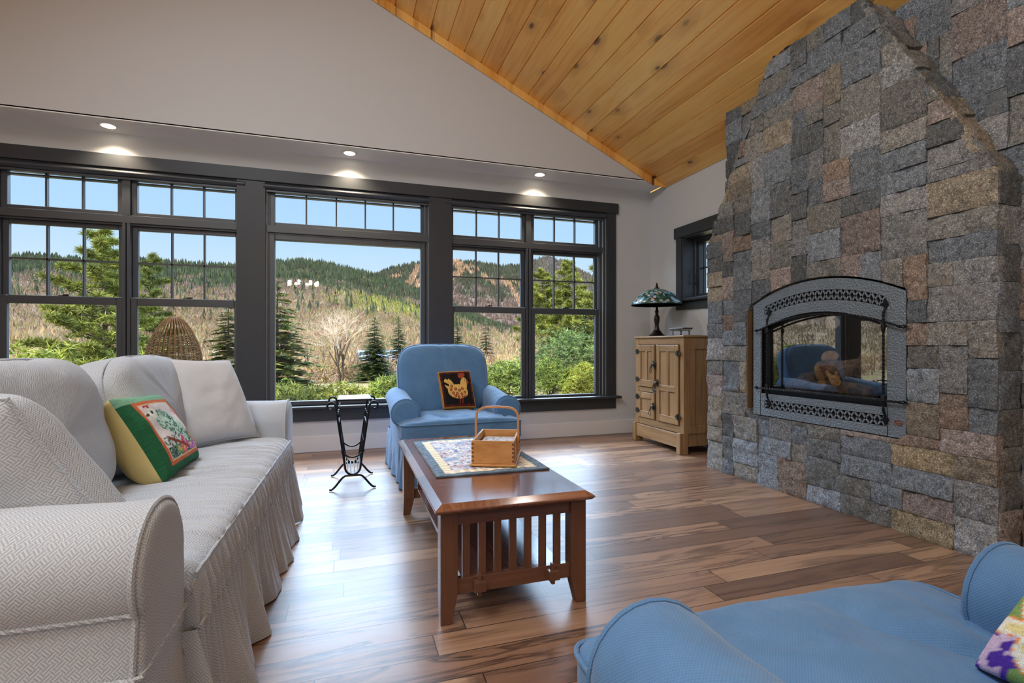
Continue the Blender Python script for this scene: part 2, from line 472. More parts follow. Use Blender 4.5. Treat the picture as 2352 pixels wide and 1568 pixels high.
# ceiling: tongue and groove planks, v grooves modelled
def slope_profile(side):
    pts = []
    n = int((XR - XRIDGE) / PLX) + 1
    for i in range(n):
        d0 = i * PLX; d1 = min((i + 1) * PLX, XR - XRIDGE)
        g = .007
        for d, dz in ((d0, .011), (d0 + g, 0), (d1 - g, 0), (d1, .011)):
            x = XR - d if side > 0 else XL + d
            pts.append((x, ceil_z(x) + dz))
    return pts
for side, nm in ((1, 'ceiling'), (-1, 'ceiling_far')):
    pr = slope_profile(side)
    lo = [(x, YREAR - .1, z) for x, z in pr]
    up = [(pr[-1][0], YREAR - .1, pr[-1][1] + .25), (pr[0][0] + .3 * side, YREAR - .1, pr[0][1] + .25 - .14), (pr[0][0] + .3 * side, YREAR - .1, pr[0][1] - .14)]
    m = MB(); n = len(lo)
    y1 = YG - .001
    for k in range(n - 1):
        (x0, z0), (x1, z1) = pr[k], pr[k + 1]
        m.add([(x0, YREAR - .1, z0), (x1, YREAR - .1, z1), (x1, y1, z1), (x0, y1, z0)], [(0, 1, 2, 3)])
    a, b = pr[0], pr[-1]
    xa = a[0] + .35 * side; za = a[1] - .35 * PITCH
    xb = b[0]
    m.add([(xa, YREAR - .3, za + .3), (xb, YREAR - .3, b[1] + .3), (xb, YW + .3, b[1] + .3), (xa, YW + .3, za + .3)], [(3, 2, 1, 0)])
    struct(m.build(nm, M['pine']), ('sloping knotty pine plank ceiling over the fireplace' if side > 0 else 'opposite slope of the pine plank ceiling'), 'ceiling')
# rake trim board along the gable
y0, y1 = YG - .022, YG
ax = XRIDGE; 
tr = MB().prism([(XR - .02, y0, EAVE + .01), (XR - .02, y0, EAVE - .0), (XR - .17, y0, ceil_z(XR - .17) - .075), (ax, y0, zr - .085), (ax, y0, zr + .0)], (0, .021, 0))
struct(tr.build('trim_1', M['pine'], bevel=.003), 'narrow pine rake board where the ceiling meets the gable', 'trim')

# baseboards
struct(MB().box(XL, XR, YB - .018, YB, 0, .155).build('baseboard_back', M['white_trim'], bevel=.004), 'white baseboard under the windows', 'baseboard')
struct(MB().box(XR - .018, XR, 3.6, YB - .018, 0, .155).build('baseboard_right', M['white_trim'], bevel=.004), 'white baseboard behind the oak cabinet', 'baseboard')

# ------------------------------------------------------------------ the long window bank
CX0, CX1 = -2.96, 2.962
struct(MB().box(CX0, CX1 + .03, YB - .034, YB, Z1, 2.655).build('trim_2', M['casing'], bevel=.004), 'charcoal head casing across the whole window bank', 'trim')
for i, (a, b) in enumerate(((CX0 + .02, -2.745 - .03), (-.952, -.711), (.803, 1.042), (2.842, 2.962))):
    struct(MB().box(a, b, YB - .024, YB, .292 + .12, Z1).build('trim_%d' % (3 + i), M['casing'], bevel=.003),
           ['charcoal side casing at the sofa end of the window bank', 'wide charcoal post between the sofa window and the picture window', 'wide charcoal post beside the picture window, behind the blue armchair', 'charcoal side casing next to the room corner'][i], 'trim')
struct(MB().box(CX0, CX1 + .045, YB - .085, YB + .14, .414, .442).build('trim_7', M['casing'], bevel=.009, seg=3), 'charcoal window stool under the window bank', 'trim')
struct(MB().box(CX0 + .02, CX1, YB - .022, YB, .296, .412).build('trim_8', M['casing'], bevel=.003), 'charcoal apron board below the window stool', 'trim')

def frame_rect(m, x0, x1, z0, z1, t, ya, yb):
    m.box(x0, x0 + t, ya, yb, z0, z1).box(x1 - t, x1, ya, yb, z0, z1)
    m.box(x0 + t, x1 - t, ya, yb, z0, z0 + t).box(x0 + t, x1 - t, ya, yb, z1 - t, z1)
GY = YB + .065
def pane(win, x0, x1, z0, z1, y=GY):
    return MB().box(x0 - .006, x1 + .006, y, y + .004, z0 - .006, z1 + .006).build('pane', M['glass'], win)

def window(name, label, op, lites, picture=False, cols=3):
    o = thing(name, label, 'window', ((op[0] + op[1]) / 2, YB, Z0)); o['kind'] = 'structure'
    fr = MB()
    fr.box(op[0], op[0] + .03, YB, YW, Z0 + .027, Z1).box(op[1] - .03, op[1], YB, YW, Z0 + .027, Z1)
    fr.box(op[0] + .03, op[1] - .03, YB, YW, Z1 - .03, Z1).box(op[0] + .03, op[1] - .03, YB + .05, YW, Z0 + .027, .452)
    # stepped jamb stops
    for (dx, ya) in ((.045, .02), (.058, .035)):
        fr.box(op[0], op[0] + dx, YB + ya, YW, .44, Z1).box(op[1] - dx, op[1], YB + ya, YW, .44, Z1)
    fr.box(op[0] + .03, op[1] - .03, YB + .012, YW, 2.082, 2.148)          # transom bar
    fr.box(op[0] + .03, op[1] - .03, YB + .03, YW, 2.066, 2.082)
    for i in range(len(lites) - 1):
        xm = (lites[i][1] + lites[i + 1][0]) / 2
        fr.box(xm - .030, xm - .004, YB + .012, YW, .44, 2.082).box(xm + .004, xm + .030, YB + .012, YW, .44, 2.082).box(xm - .004, xm + .004, YB + .03, YW, .44, 2.082)
        fr.box(xm - .030, xm + .030, YB + .012, YW, 2.148, Z1)
    fr.build('frame', M['frame'], o, bevel=.002, seg=1)
    for (a, b) in lites:
        # transom
        s = MB(); s.box(a - .042, a, YB + .04, YB + .09, 2.148, 2.52).box(b, b + .042, YB + .04, YB + .09, 2.148, 2.52)
        s.box(a, b, YB + .04, YB + .09, 2.148, 2.182).box(a, b, YB + .04, YB + .09, 2.432, 2.446)
        s.box(a, b, YB + .04, YB + .09, 2.462, 2.52)
        s.build('transom_sash', M['frame'], o, bevel=.003, seg=1)
        pane(o, a, b, 2.18, 2.464)
        n = 5 if picture else cols
        mm = MB()
        for k in range(1, n):
            x = a + (b - a) * k / n
            mm.box(x - .007, x + .007, GY - .014, GY - .002, 2.182, 2.462).box(x - .007, x + .007, GY + .006, GY + .02, 2.182, 2.462)
        mm.build('muntin', M['frame'], o)
        if picture:
            s = MB(); s.box(a - .045, a, YB + .024, YB + .1, .445, 2.066).box(b, b + .045, YB + .024, YB + .1, .445, 2.066)
            # trim the sash to the measured glass
            s.box(a, b, YB + .024, YB + .1, .445, .486).box(a, b, YB + .024, YB + .1, 2.018, 2.066)
            s.build('picture_sash', M['frame'], o, bevel=.004, seg=1)
            pane(o, a, b, .48, 2.02)
            continue
        # upper sash (set further out), with muntins
        yu0, yu1 = YB + .062, YB + .1
        s = MB(); s.box(a - .042, a, yu0, yu1, 1.40, 2.066).box(b, b + .042, yu0, yu1, 1.40, 2.066).box(a, b, yu0, yu1, 2.03, 2.066).box(a, b, yu0, yu1, 1.40, 1.432)
        s.build('upper_sash', M['frame'], o, bevel=.003, seg=1)
        pane(o, a, b, 1.43, 2.03, YB + .08)
        mm = MB()
        for k in range(1, cols):
            x = a + (b - a) * k / cols
            mm.box(x - .007, x + .007, YB + .066, YB + .078, 1.432, 2.03).box(x - .007, x + .007, YB + .086, YB + .098, 1.432, 2.03)
        mm.box(a, b, YB + .066, YB + .078, 1.738, 1.752).box(a, b, YB + .086, YB + .098, 1.738, 1.752)
        mm.build('muntin', M['frame'], o)
        # lower sash
        yl0, yl1 = YB + .022, YB + .06
        s = MB(); s.box(a - .042, a + .006, yl0, yl1, .444, 1.436).box(b - .004, b + .042, yl0, yl1, .444, 1.436)
        s.box(a + .006, b - .004, yl0, yl1, 1.368, 1.436).box(a + .006, b - .004, yl0, yl1, .444, .468)
        s.build('lower_sash', M['frame'], o, bevel=.004, seg=1)
        pane(o, a, b, .46, 1.37, YB + .042)
        for dx in ((b - a) * .5,):
            l = MB().box(a + dx - .035, a + dx + .035, yl0 + .004, yl1 - .004, 1.436, 1.443).box(a + dx - .006, a + dx + .045, yl0 + .008, yl0 + .024, 1.443, 1.452)
            l.build('sash_lock', M['black_iron'], o, bevel=.002, seg=1)
    # slim pale strips standing in for the highlights down the jambs
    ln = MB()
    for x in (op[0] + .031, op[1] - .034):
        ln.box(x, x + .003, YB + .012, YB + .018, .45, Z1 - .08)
    ln.build('jamb_highlight', M['highlight_white'], o)
    return o
window('window_1', 'charcoal double window with transoms behind the sofa', OPEN[0], [(-2.643, -1.884), (-1.74, -.975)])
window('window_2', 'large charcoal picture window with a five-light transom', OPEN[1], [(-.638, .729)], True)
window('window_3', 'charcoal double window with transoms nearest the room corner', OPEN[2], [(1.07, 1.827), (1.975, 2.726)])

for i, op in enumerate(OPEN):
    x0, x1 = op[0] + .012, op[1] - .012
    sh = thing('roller_shade', ['rolled-up charcoal shade cassette at the head of the window behind the sofa', 'rolled-up charcoal shade cassette at the head of the picture window', 'rolled-up charcoal shade cassette at the head of the window nearest the room corner'][i], 'window shade', ((x0 + x1) / 2, YB, 2.46), group='roller shades at the window heads')
    n = 14
    pr = [(YB - .012 - .028 * math.sin(PI * k / n) * (1 if k < n else 1), 2.475 + .055 * k / n) for k in range(n + 1)]
    poly = [(x0, YB + .045, 2.475)] + [(x0, y, z) for y, z in pr] + [(x0, YB + .045, 2.53)]
    MB().prism(poly, (x1 - x0, 0, 0)).build('cassette', M['frame'], sh, smooth=True)
    MB().box(x0 + .01, x1 - .01, YB - .004, YB + .012, 2.452, 2.474).build('hem_bar', M['frame'], sh, bevel=.004)

# ------------------------------------------------------------------ small side-wall window
o = thing('window_4', 'small deep-set charcoal window beside the chimney above the oak cabinet', 'window', (XR, 4.29, 1.5)); o['kind'] = 'structure'
a, b, zb, zt = RW
m = MB()
m.box(XR, XO, a, a + .012, zb, zt).box(XR, XO, b - .012, b, zb, zt).box(XR, XO, a, b, zt - .012, zt).box(XR, XO, a, b, zb, zb + .012)
m.build('jamb', M['frame'], o)
m = MB(); xg = XR + .17
for (t, xa, xb) in ((.035, xg - .03, XO), (.06, xg, XO)):
    m.box(xa, xb, a, a + t, zb, zt).box(xa, xb, b - t, b, zb, zt).box(xa, xb, a + t, b - t, zt - t, zt).box(xa, xb, a + t, b - t, zb, zb + t)
m.build('sash', M['frame'], o, bevel=.003, seg=1)
MB().box(xg + .03, xg + .034, a + .05, b - .05, zb + .05, zt - .05).build('pane', M['glass'], o)
mm = MB().box(xg + .012, xg + .028, (a + b) / 2 - .008, (a + b) / 2 + .008, zb + .05, zt - .05).box(xg + .012, xg + .028, a, b, (zb + zt) / 2 - .008, (zb + zt) / 2 + .008)
mm.box(xg + .012, xg + .028, b - .115, b - .10, zb + .05, zt - .05)
mm.build('muntin', M['frame'], o)
MB().tube([(xg - .035, b - .05, 1.70), (xg - .06, b - .06, 1.69), (xg - .06, b - .06, 1.80)], .006).ball((xg - .06, b - .06, 1.69), .012).build('crank_latch', M['black_iron'], o)
tx0 = XR - .022
struct(MB().box(tx0 - .008, XR, a - .13, b + .115, zt, zt + .115).build('trim_9', M['casing'], bevel=.003), 'charcoal head casing over the small side window', 'trim')
struct(MB().box(tx0, XR, b, b + .088, zb, zt).box(tx0, XR, a - .088, a, zb, zt).build('trim_10', M['casing'], bevel=.003), 'charcoal side casings of the small side window', 'trim')
struct(MB().box(XR - .06, XR + .1, a - .12, b + .115, zb - .03, zb).build('trim_11', M['casing'], bevel=.008), 'charcoal stool of the small side window', 'trim')
struct(MB().box(tx0, XR, a - .088, b + .088, zb - .115, zb - .03).build('trim_12', M['casing'], bevel=.003), 'charcoal apron under the small side window', 'trim')

# ------------------------------------------------------------------ soffit downlights
def emis(name, c, s):
    t = NT(name); e = t.n('ShaderNodeEmission', {'Color': c, 'Strength': s}); t.t.links.new(e.outputs[0], t.out.inputs[0]); return t.m
M['bulb'] = emis('lit_lamp', (1, .86, .66, 1), 9.0)
for i, x in enumerate((-1.878, .031, 1.965)):
    d = thing('downlight', ['recessed soffit light above the window behind the sofa', 'recessed soffit light above the picture window', 'recessed soffit light above the window nearest the room corner'][i], 'ceiling light', (x, 5.035, SOF - .008), group='recessed lights in the soffit')
    MB().lathe([(.05, -.004), (.07, -.006), (.074, -.001), (.074, .0)], (x, 5.035, SOF - .008), 32).build('trim_ring', M['white_trim'], d, smooth=True)
    MB().lathe([(.0, -.007), (.03, -.008), (.05, -.005)], (x, 5.035, SOF - .008), 32).build('lens', M['bulb'], d, smooth=True)
    L = bpy.data.lights.new('downlight_beam', 'SPOT'); L.energy = 38; L.color = (1, .80, .56); L.spot_size = math.radians(125); L.spot_blend = .9; L.shadow_soft_size = .04
    lo = bpy.data.objects.new('downlight_beam', L); COL.objects.link(lo); lo.location = (x, 5.035, SOF - .035)
# ------------------------------------------------------------------ stone chimney
FX, RX = 2.872, 3.05            # front face and set-back upper face
Y0C, Y1C = 1.525, 3.51; YC = (Y0C + Y1C) / 2; HW = (Y1C - Y0C) / 2; ZS = 1.835; SL = .525
def halfw(z): return HW - max(0, z - ZS) * SL
OPA, OPB, OPZ0, OPZ1, RISE = 1.925, 3.07, .505, 1.325, .132
OC = (OPA + OPB) / 2 - .02
def arch(y, z1=OPZ1, rise=RISE, yc=2.475, hw=.55):
    q = clamp((y - yc) / hw, -1, 1)
    R = (hw * hw + rise * rise) / (2 * rise)
    return z1 - (R - rise) + math.sqrt(max(0, R * R - (q * hw) ** 2))
PAL = [((132, 140, 148), 6), ((146, 148, 150), 5), ((118, 125, 131), 5), ((132, 132, 128), 5), ((152, 143, 128), 1.6), ((144, 128, 116), 1.2),
       ((156, 145, 140), 1.8), ((108, 112, 114), 4), ((140, 138, 133), 4), ((172, 157, 128), .5)]
def stone_col(rng):
    tot = sum(w for _, w in PAL); r = rng.random() * tot
    for c, w in PAL:
        r -= w
        if r <= 0: break
    k = rng.uniform(.83, 1.04)
    return tuple(s2l(min(255, x * k)) for x in c)

def pack(nu, nv, blocked, rng):
    grid = [[1 if blocked(i, j) else 0 for i in range(nu)] for j in range(nv)]
    out = []
    for j in range(nv):
        i = 0
        while i < nu:
            if grid[j][i]: i += 1; continue
            run = 0
            while i + run < nu and not grid[j][i + run]: run += 1
            w = rng.choice([2, 3, 4, 4, 4, 5])
            if run - w == 1: w = run if run <= 5 else w - 1
            w = max(1, min(w, run))
            h = rng.choice([2, 2, 3, 3, 4]) if w < 5 else rng.choice([2, 2, 3])
            hh = 0
            while hh < h and j + hh < nv and all(not grid[j + hh][i + k] for k in range(w)): hh += 1
            for b in range(hh):
                for k in range(w): grid[j + b][i + k] = 1
            out.append((i, j, w, hh)); i += w
    return out

def stone_patch(m, P, u0, u1, v0, v1, n, rng, gap=.0009, deep=.05, clampf=None, res=.02, amp=.014):
    """rough split-faced stone; P(u,v) -> point on the mean face, n outward normal"""
    n = V(n)
    u0 += gap; u1 -= gap; v0 += gap; v1 -= gap
    nu = max(3, int((u1 - u0) / res)); nv = max(3, int((v1 - v0) / res))
    col = stone_col(rng); base = rng.uniform(-.003, .004); tx, ty = rng.uniform(-.005, .005), rng.uniform(-.005, .005); sd = rng.uniform(0, 99)
    if clampf and clampf(u0, v0, 1) is None: return
    o = len(m.v); pts = []
    for j in range(nv + 1):
        for i in range(nu + 1):
            u = lerp(u0, u1, i / nu); v = lerp(v0, v1, j / nv)
            a, b = i / nu * 2 - 1, j / nv * 2 - 1
            e = min(1 - abs(a), 1 - abs(b))
            if clampf: u, v = clampf(u, v)
            p = V(P(u, v))
            d = base + tx * a + ty * b + amp * .9 * fbm(p.x * 7 + sd, p.y * 7, p.z * 7, 3) + amp * .55 * fbm(p.x * 26 + sd, p.y * 26, p.z * 26, 3)
            if e < .10: d -= .0045 * (1 - e / .10) * (1.0 + .6 * nz(p.y * 30, p.z * 30, sd))
            m.v.append(tuple(p + n * d)); m.c.append(col)
    W = nu + 1
    def ok(q): 
        A, B, C_, D = (V(m.v[k]) for k in q)
        return ((C_ - A).cross(D - B)).length > 1e-5
    for j in range(nv):
        for i in range(nu):
            q = (o + j * W + i, o + j * W + i + 1, o + (j + 1) * W + i + 1, o + (j + 1) * W + i)
            if ok(q): m.f.append(q)
    # side walls into the joint
    rim = [(i, 0) for i in range(nu)] + [(nu, j) for j in range(nv)] + [(i, nv) for i in range(nu, 0, -1)] + [(0, j) for j in range(nv, 0, -1)]
    o2 = len(m.v)
    for (i, j) in rim:
        p = V(m.v[o + j * W + i]); m.v.append(tuple(p - n * deep)); m.c.append(col)
    N = len(rim)
    for k in range(N):
        i0, j0 = rim[k]; i1, j1 = rim[(k + 1) % N]
        m.f.append((o + j0 * W + i0, o2 + k, o2 + (k + 1) % N, o + j1 * W + i1))

rng = random.Random(21)
CU = .06
chim = thing('stone_chimney', 'tall split granite chimney breast with a tapered upper part', 'chimney', (3.15, YC, 0))
fm = MB()
nu = 33; du = (Y1C - Y0C) / nu; nv = 52
def in_open(y, z, pad=0.0):
    return OPA + pad < y < OPB - pad and OPZ0 + pad < z < arch(y) - pad
def blocked(i, j):
    y = Y0C + (i + .5) * du; z = (j + .5) * CU
    if abs(y - YC) > halfw(z) + du * .2: return True
    return all(in_open(Y0C + (i + a) * du, (j + b) * CU, .002) for a in (0.02, .98) for b in (0.02, .98))
def cl_front(u, v, test=0):
    if test: return 1
    v = min(v, ceil_z(FX) + .0)
    h = halfw(v)
    u = max(YC - h, min(YC + h, u))
    if OPA < u < OPB and OPZ0 < v < arch(u):
        # push out of the opening by the nearest edge
        ds = {'l': u - OPA, 'r': OPB - u, 'b': v - OPZ0, 't': arch(u) - v}
        k = min(ds, key=ds.get)
        if k == 'l': u = OPA
        elif k == 'r': u = OPB
        elif k == 'b': v = OPZ0
        else: v = arch(u)
    return u, v
for (i, j, w_, h_) in pack(nu, nv, blocked, rng):
    stone_patch(fm, lambda u, v: (FX, u, v), Y0C + i * du, Y0C + (i + w_) * du, j * CU, (j + h_) * CU, (-1, 0, 0), rng, clampf=cl_front, res=.016)
fm.build('front_stones', M['stone'], chim, smooth=True, ang=50)
# set-back upper face, wider than the tapered front
um = MB()
YU0, YU1 = 1.22, 3.492
nu2 = 38; du2 = (YU1 - YU0) / nu2
def blocked2(i, j, s=0):
    y = YU0 + (i + .5) * du2; z = .9 + (j + .5) * CU
    return (y - YC) * s > .03 or z > ceil_z(RX) + .02 or (abs(y - YC) < halfw(z) - .12) or (y > 1.7 and z < 1.75)
for sd_ in (-1, 1):
  um = MB()
  for (i, j, w_, h_) in pack(nu2, 36, lambda i, j: blocked2(i, j, sd_), rng):
    stone_patch(um, lambda u, v: (RX, u, min(v, ceil_z(RX))), YU0 + i * du2, YU0 + (i + w_) * du2, .9 + j * CU, .9 + (j + h_) * CU, (-1, 0, 0), rng, res=.02, amp=.015)
  um.build('recessed_stones', M['stone'], chim, smooth=True, ang=50)
um = MB()
for (i, j, w_, h_) in pack(5, 15, lambda i, j: False, rng):
    stone_patch(um, lambda u, v: (RX, u, v), YU0 + i * .061, YU0 + (i + w_) * .061, j * CU, (j + h_) * CU, (-1, 0, 0), rng, res=.02)
um.build('lower_recessed_stones', M['stone'], chim, smooth=True, ang=50)
um = MB()
for (i, j, w_, h_) in pack(6, 47, lambda i, j: False, rng):
    stone_patch(um, lambda u, v: (u, YU0, min(v, ceil_z(max(u, RX)) - .004)), RX + i * .064, RX + (i + w_) * .064, j * .06, (j + h_) * .06, (0, -1, 0), rng, res=.02, deep=.02)
um.build('cheek_stones', M['stone'], chim, smooth=True, ang=50)
# returns: right cheek below the shoulder and the sloping shoulder above it, both sides
for sgn in (1, -1):
    sm = MB()
    yy = Y0C if sgn > 0 else Y1C
    z = 0
    while z < ZS - .02:
        h = min(rng.choice([.12, .18, .18, .24]), ZS - z)
        if ZS - z - h < .06: h = ZS - z
        dd = (RX if sgn > 0 else XR) - FX
        stone_patch(sm, lambda u, v: (FX + u, yy, v), .012, dd + .03, z, z + h, (0, -sgn, 0), rng, res=.02, amp=.014, deep=.03); z += h
    z = ZS; n = V((0, -sgn, SL)).normalized()
    while z < 3.05:
        h = rng.choice([.12, .18, .18, .24])
        stone_patch(sm, lambda u, v: (FX + u, YC - sgn * halfw(v), v), .0, RX - FX + .02, z, min(z + h, 3.06), n, rng, res=.02, amp=.018, deep=.03); z += h
    sm.build('shoulder_stones', M['stone'], chim, smooth=True, ang=50)
core = MB()
bx = FX + .018
def tri(z): return halfw(z)
hz = 2.92
core.box(bx, XR - .002, Y0C + .02, Y1C - .02, 0, OPZ0 - .02, (.10, .095, .09))
core.box(bx, XR - .002, Y0C + .02, OPA - .01, OPZ0 - .02, 1.50, (.10, .095, .09)).box(bx, XR - .002, OPB + .02, Y1C - .02, OPZ0 - .02, 1.50, (.10, .095, .09))
core.prism([(bx, Y0C + .02, 1.47), (bx, Y1C - .02, 1.47), (bx, Y1C - .02, ZS), (bx, YC + halfw(hz) - .02, hz), (bx, YC - halfw(hz) + .02, hz), (bx, Y0C + .02, ZS)], (RX - bx + .1, 0, 0), (.10, .095, .09))
core.prism([(RX + .03, YU0, 1.47), (XR - .002, YU0, 1.47), (XR - .002, YU0, EAVE - .01), (RX + .03, YU0, ceil_z(RX + .03) - .01)], (0, YU1 - YU0, 0), (.10, .095, .09))
core.box(RX + .03, XR - .002, YU0, Y0C + .02, 0, 1.47, (.10, .095, .09))
core.build('core', M['stone'], chim)
MB().box(FX + .005, FX + .05, OPB - .008, OPB + .012, OPZ0, 1.30).build('wooden_lath', wood('lath', rgb(84, 62, 40), rgb(120, 94, 62), 2, .7), chim)

# ------------------------------------------------------------------ fireplace insert
def hammer_mat():
    t = NT('hammered_steel')
    vo = t.n('ShaderNodeTexVoronoi', {'Vector': t.pos(), 'Scale': 92.0}, feature='SMOOTH_F1')
    t.set(vo.inputs['Smoothness'], .4)
    n = t.noise(t.pos(), 6, 3)
    return t.done(t.mix(n, rgb(112, 122, 130), rgb(130, 140, 148)), .5, .4, .5, t.bump(vo.outputs['Distance'], .75, .006))
M['hammer'] = hammer_mat()
M['firebox'] = plain('firebox_black', rgb(34, 32, 30), .8, nscale=30, namt=.3, bump=.2)
ins = thing('fireplace_insert', 'arched gas fireplace insert in hammered grey steel with iron bars', 'fireplace', (2.9, 2.475, OPZ0))
PX = FX + .012
IA, IB = 1.935, 3.015; IZ0 = .512
def oz(y): return arch(y, 1.315, .130, 2.475, .54)          # outer edge of the plate
WA, WB, WZ0 = 2.036, 2.945, .672
def wz(y): return arch(y, 1.132, .106, 2.49, .455)          # window opening
def v0(y): return arch(y, 1.236, .072, 2.478, .43)          # top vent lower / upper edge
def v1(y): return arch(y, 1.292, .083, 2.478, .445)
VA, VB = 2.046, 2.912
pl = MB()
ys = sorted(set([IA + (IB - IA) * k / 80 for k in range(81)] + [WA, WB, VA, VB]))
th = .012
def seg(ya, yb, fa, fb):
    """plate strip between lower edge fa(y) and upper edge fb(y)"""
    a0, a1, b0, b1 = fa(ya), fa(yb), fb(ya), fb(yb)
    v = [(PX, ya, a0), (PX, yb, a1), (PX, yb, b1), (PX, ya, b0)]
    v += [(x + th, y, z) for x, y, z in v]
    pl.add(v, [(0, 3, 2, 1), (4, 5, 6, 7), (0, 1, 5, 4), (2, 3, 7, 6), (1, 2, 6, 5), (0, 4, 7, 3)])
bv0, bv1 = .565, .626
for ya, yb in zip(ys, ys[1:]):
    ym = (ya + yb) / 2
    cuts = []
    if VA < ym < VB:
        cuts.append((lambda y: bv0, lambda y: bv1)); cuts.append((v0, v1))
    if WA < ym < WB: cuts.append((lambda y: WZ0, wz))
    cuts.sort(key=lambda c: c[0](ym))
    lo = lambda y: IZ0
    for (ca, cb) in cuts:
        seg(ya, yb, lo, ca); lo = cb
    seg(ya, yb, lo, oz)
pl.build('face_plate', M['hammer'], ins)
# lattice grilles
lat = MB()
def lattice(lof, hif, n):
    for k in range(n):
        ya = VA + (VB - VA) * k / n; yb = VA + (VB - VA) * (k + 1) / n
        for (p, q) in (((ya, lof(ya)), (yb, hif(yb))), ((yb, lof(yb)), (ya, hif(ya)))):
            a = V((PX + .004, p[0], p[1])); b = V((PX + .004, q[0], q[1])); d = (b - a); t = V((0, -d.z, d.y)).normalized()
            lat.obox((a + b) / 2, d / 2, t * .0048, V((.004, 0, 0)))
lattice(v0, v1, 22); lat.build('vent_grille', M['hammer'], ins)
lat = MB(); lattice(lambda y: bv0, lambda y: bv1, 19); lat.build('vent_grille', M['hammer'], ins)
MB().box(PX + .02, PX + .024, VA - .01, VB + .01, .55, .64).build('vent_backing', M['firebox'], ins)
MB().box(PX + .02, PX + .024, VA - .01, VB + .01, 1.225, 1.385).build('vent_backing', M['firebox'], ins)
# door gap lines and inner black frame round the glass
bf = MB()
for ya, yb in zip(ys, ys[1:]):
    if WA < (ya + yb) / 2 < WB:
        v = [(PX + .012, ya, wz(ya) + .004), (PX + .012, yb, wz(yb) + .004), (PX + .05, yb, wz(yb) + .004), (PX + .05, ya, wz(ya) + .004)]
        bf.add(v, [(0, 1, 2, 3)])
        v = [(PX + .036, ya, wz(ya) - .022), (PX + .036, yb, wz(yb) - .022), (PX + .036, yb, wz(yb) + .006), (PX + .036, ya, wz(ya) + .006)]
        bf.add(v, [(0, 3, 2, 1)])
bf.box(PX + .012, PX + .05, WB, WB + .004, WZ0, wz(WB)).box(PX + .012, PX + .05, WA - .004, WA, WZ0, wz(WA))
bf.box(PX + .03, PX + .05, WA, WB, WZ0, WZ0 + .04).box(PX + .032, PX + .05, WB - .055, WB, WZ0, wz(WB) + .01)
bf.box(PX - .0012, PX + .002, WA - .0035, WA - .0005, IZ0, WZ0).box(PX - .0012, PX + .002, WB + .0005, WB + .0035, IZ0, WZ0)
bf.build('inner_frame', M['black_iron'], ins)
gl = MB()
for ya, yb in zip(ys, ys[1:]):
    if WA < (ya + yb) / 2 < WB:
        gl.add([(PX + .046, ya, WZ0), (PX + .046, yb, WZ0), (PX + .046, yb, wz(yb)), (PX + .046, ya, wz(ya)), (PX + .050, ya, WZ0), (PX + .050, yb, WZ0), (PX + .050, yb, wz(yb)), (PX + .050, ya, wz(ya))],
               [(0, 3, 2, 1), (4, 5, 6, 7)])
M['fireglass'] = glass_mat('fireplace_glass', 1.9, (.94, .94, .92))
gl.build('glass', M['fireglass'], ins)
fb = MB()
xb = 3.36
fb.box(PX + .06, xb, WA - .03, WB + .03, .60, WZ0 + .0)
fb.box(xb, xb + .02, WA - .03, WB + .03, WZ0, 1.3)
fb.box(PX + .06, xb, WA - .05, WA - .03, WZ0, 1.3).box(PX + .06, xb, WB + .03, WB + .05, WZ0, 1.3).box(PX + .06, xb, WA - .05, WB + .05, 1.26, 1.28)
fb.build('firebox', M['firebox'], ins)
# twisted bars
tb = []
def twisted(pts, r=.0075):
    P_ = []
    for a, b in zip(pts, pts[1:]):
        n = max(2, int((V(b) - V(a)).length / .006))
        P_ += [V(a).lerp(V(b), k / n) for k in range(n)]
    P_.append(V(pts[-1]))
    return MB().tube(P_, r, 4, twist=.42)
bxp = PX - .022
for y in (2.865, 2.041):
    m = twisted([(bxp, y, .655), (bxp, y, 1.20)])
    for zz, dz in ((.655, -1), (1.20, 1)):
        m.tube([(bxp, y, zz), (bxp + .008, y, zz + dz * .018), (bxp + .018, y, zz + dz * .035)], [.009, .006, .005], 8)
        m.add([(bxp + .012, y, zz + dz * .085), (bxp + .012, y - .018, zz + dz * .05), (bxp + .012, y, zz + dz * .025), (bxp + .012, y + .018, zz + dz * .05), (bxp + .02, y, zz + dz * .085), (bxp + .02, y - .018, zz + dz * .05), (bxp + .02, y, zz + dz * .025), (bxp + .02, y + .018, zz + dz * .05)],
              [(0, 1, 2, 3), (7, 6, 5, 4), (0, 4, 5, 1), (1, 5, 6, 2), (2, 6, 7, 3), (3, 7, 4, 0)])
    m.tube([(bxp, y, .712 - .03), (bxp - .004, y, .712), (bxp, y, .712 + .03)], [.009, .014, .009], 8)
    m.tube([(bxp, y, 1.10 - .0), (bxp - .004, y, 1.125), (bxp, y, 1.15)], [.009, .014, .009], 8)
    m.build('twisted_upright', M['black_iron'], ins, smooth=True, ang=60)
def bar(fz, nm):
    ys_ = [1.945 + (2.94 - 1.945) * k / 40 for k in range(41)]
    m = twisted([(bxp - .012, y, fz(y)) for y in ys_])
    for y, s in ((1.945, -1), (2.94, 1)):
        z = fz(y)
        m.tube([(bxp - .012, y, z), (bxp - .004, y + s * .01, z)], .009, 8)
        m.add([(bxp - .008, y + s * .04, z), (bxp - .008, y + s * .012, z + .012), (bxp - .008, y + s * .018, z), (bxp - .008, y + s * .012, z - .012), (bxp, y + s * .04, z), (bxp, y + s * .012, z + .012), (bxp, y + s * .018, z), (bxp, y + s * .012, z - .012)],
              [(0, 1, 2, 3), (7, 6, 5, 4), (0, 4, 5, 1), (1, 5, 6, 2), (2, 6, 7, 3), (3, 7, 4, 0)])
    m.build(nm, M['black_iron'], ins, smooth=True, ang=60)
bar(lambda y: .712, 'lower_bar')
bar(lambda y: arch(y, 1.112, .106, 2.45, .53), 'arched_bar')
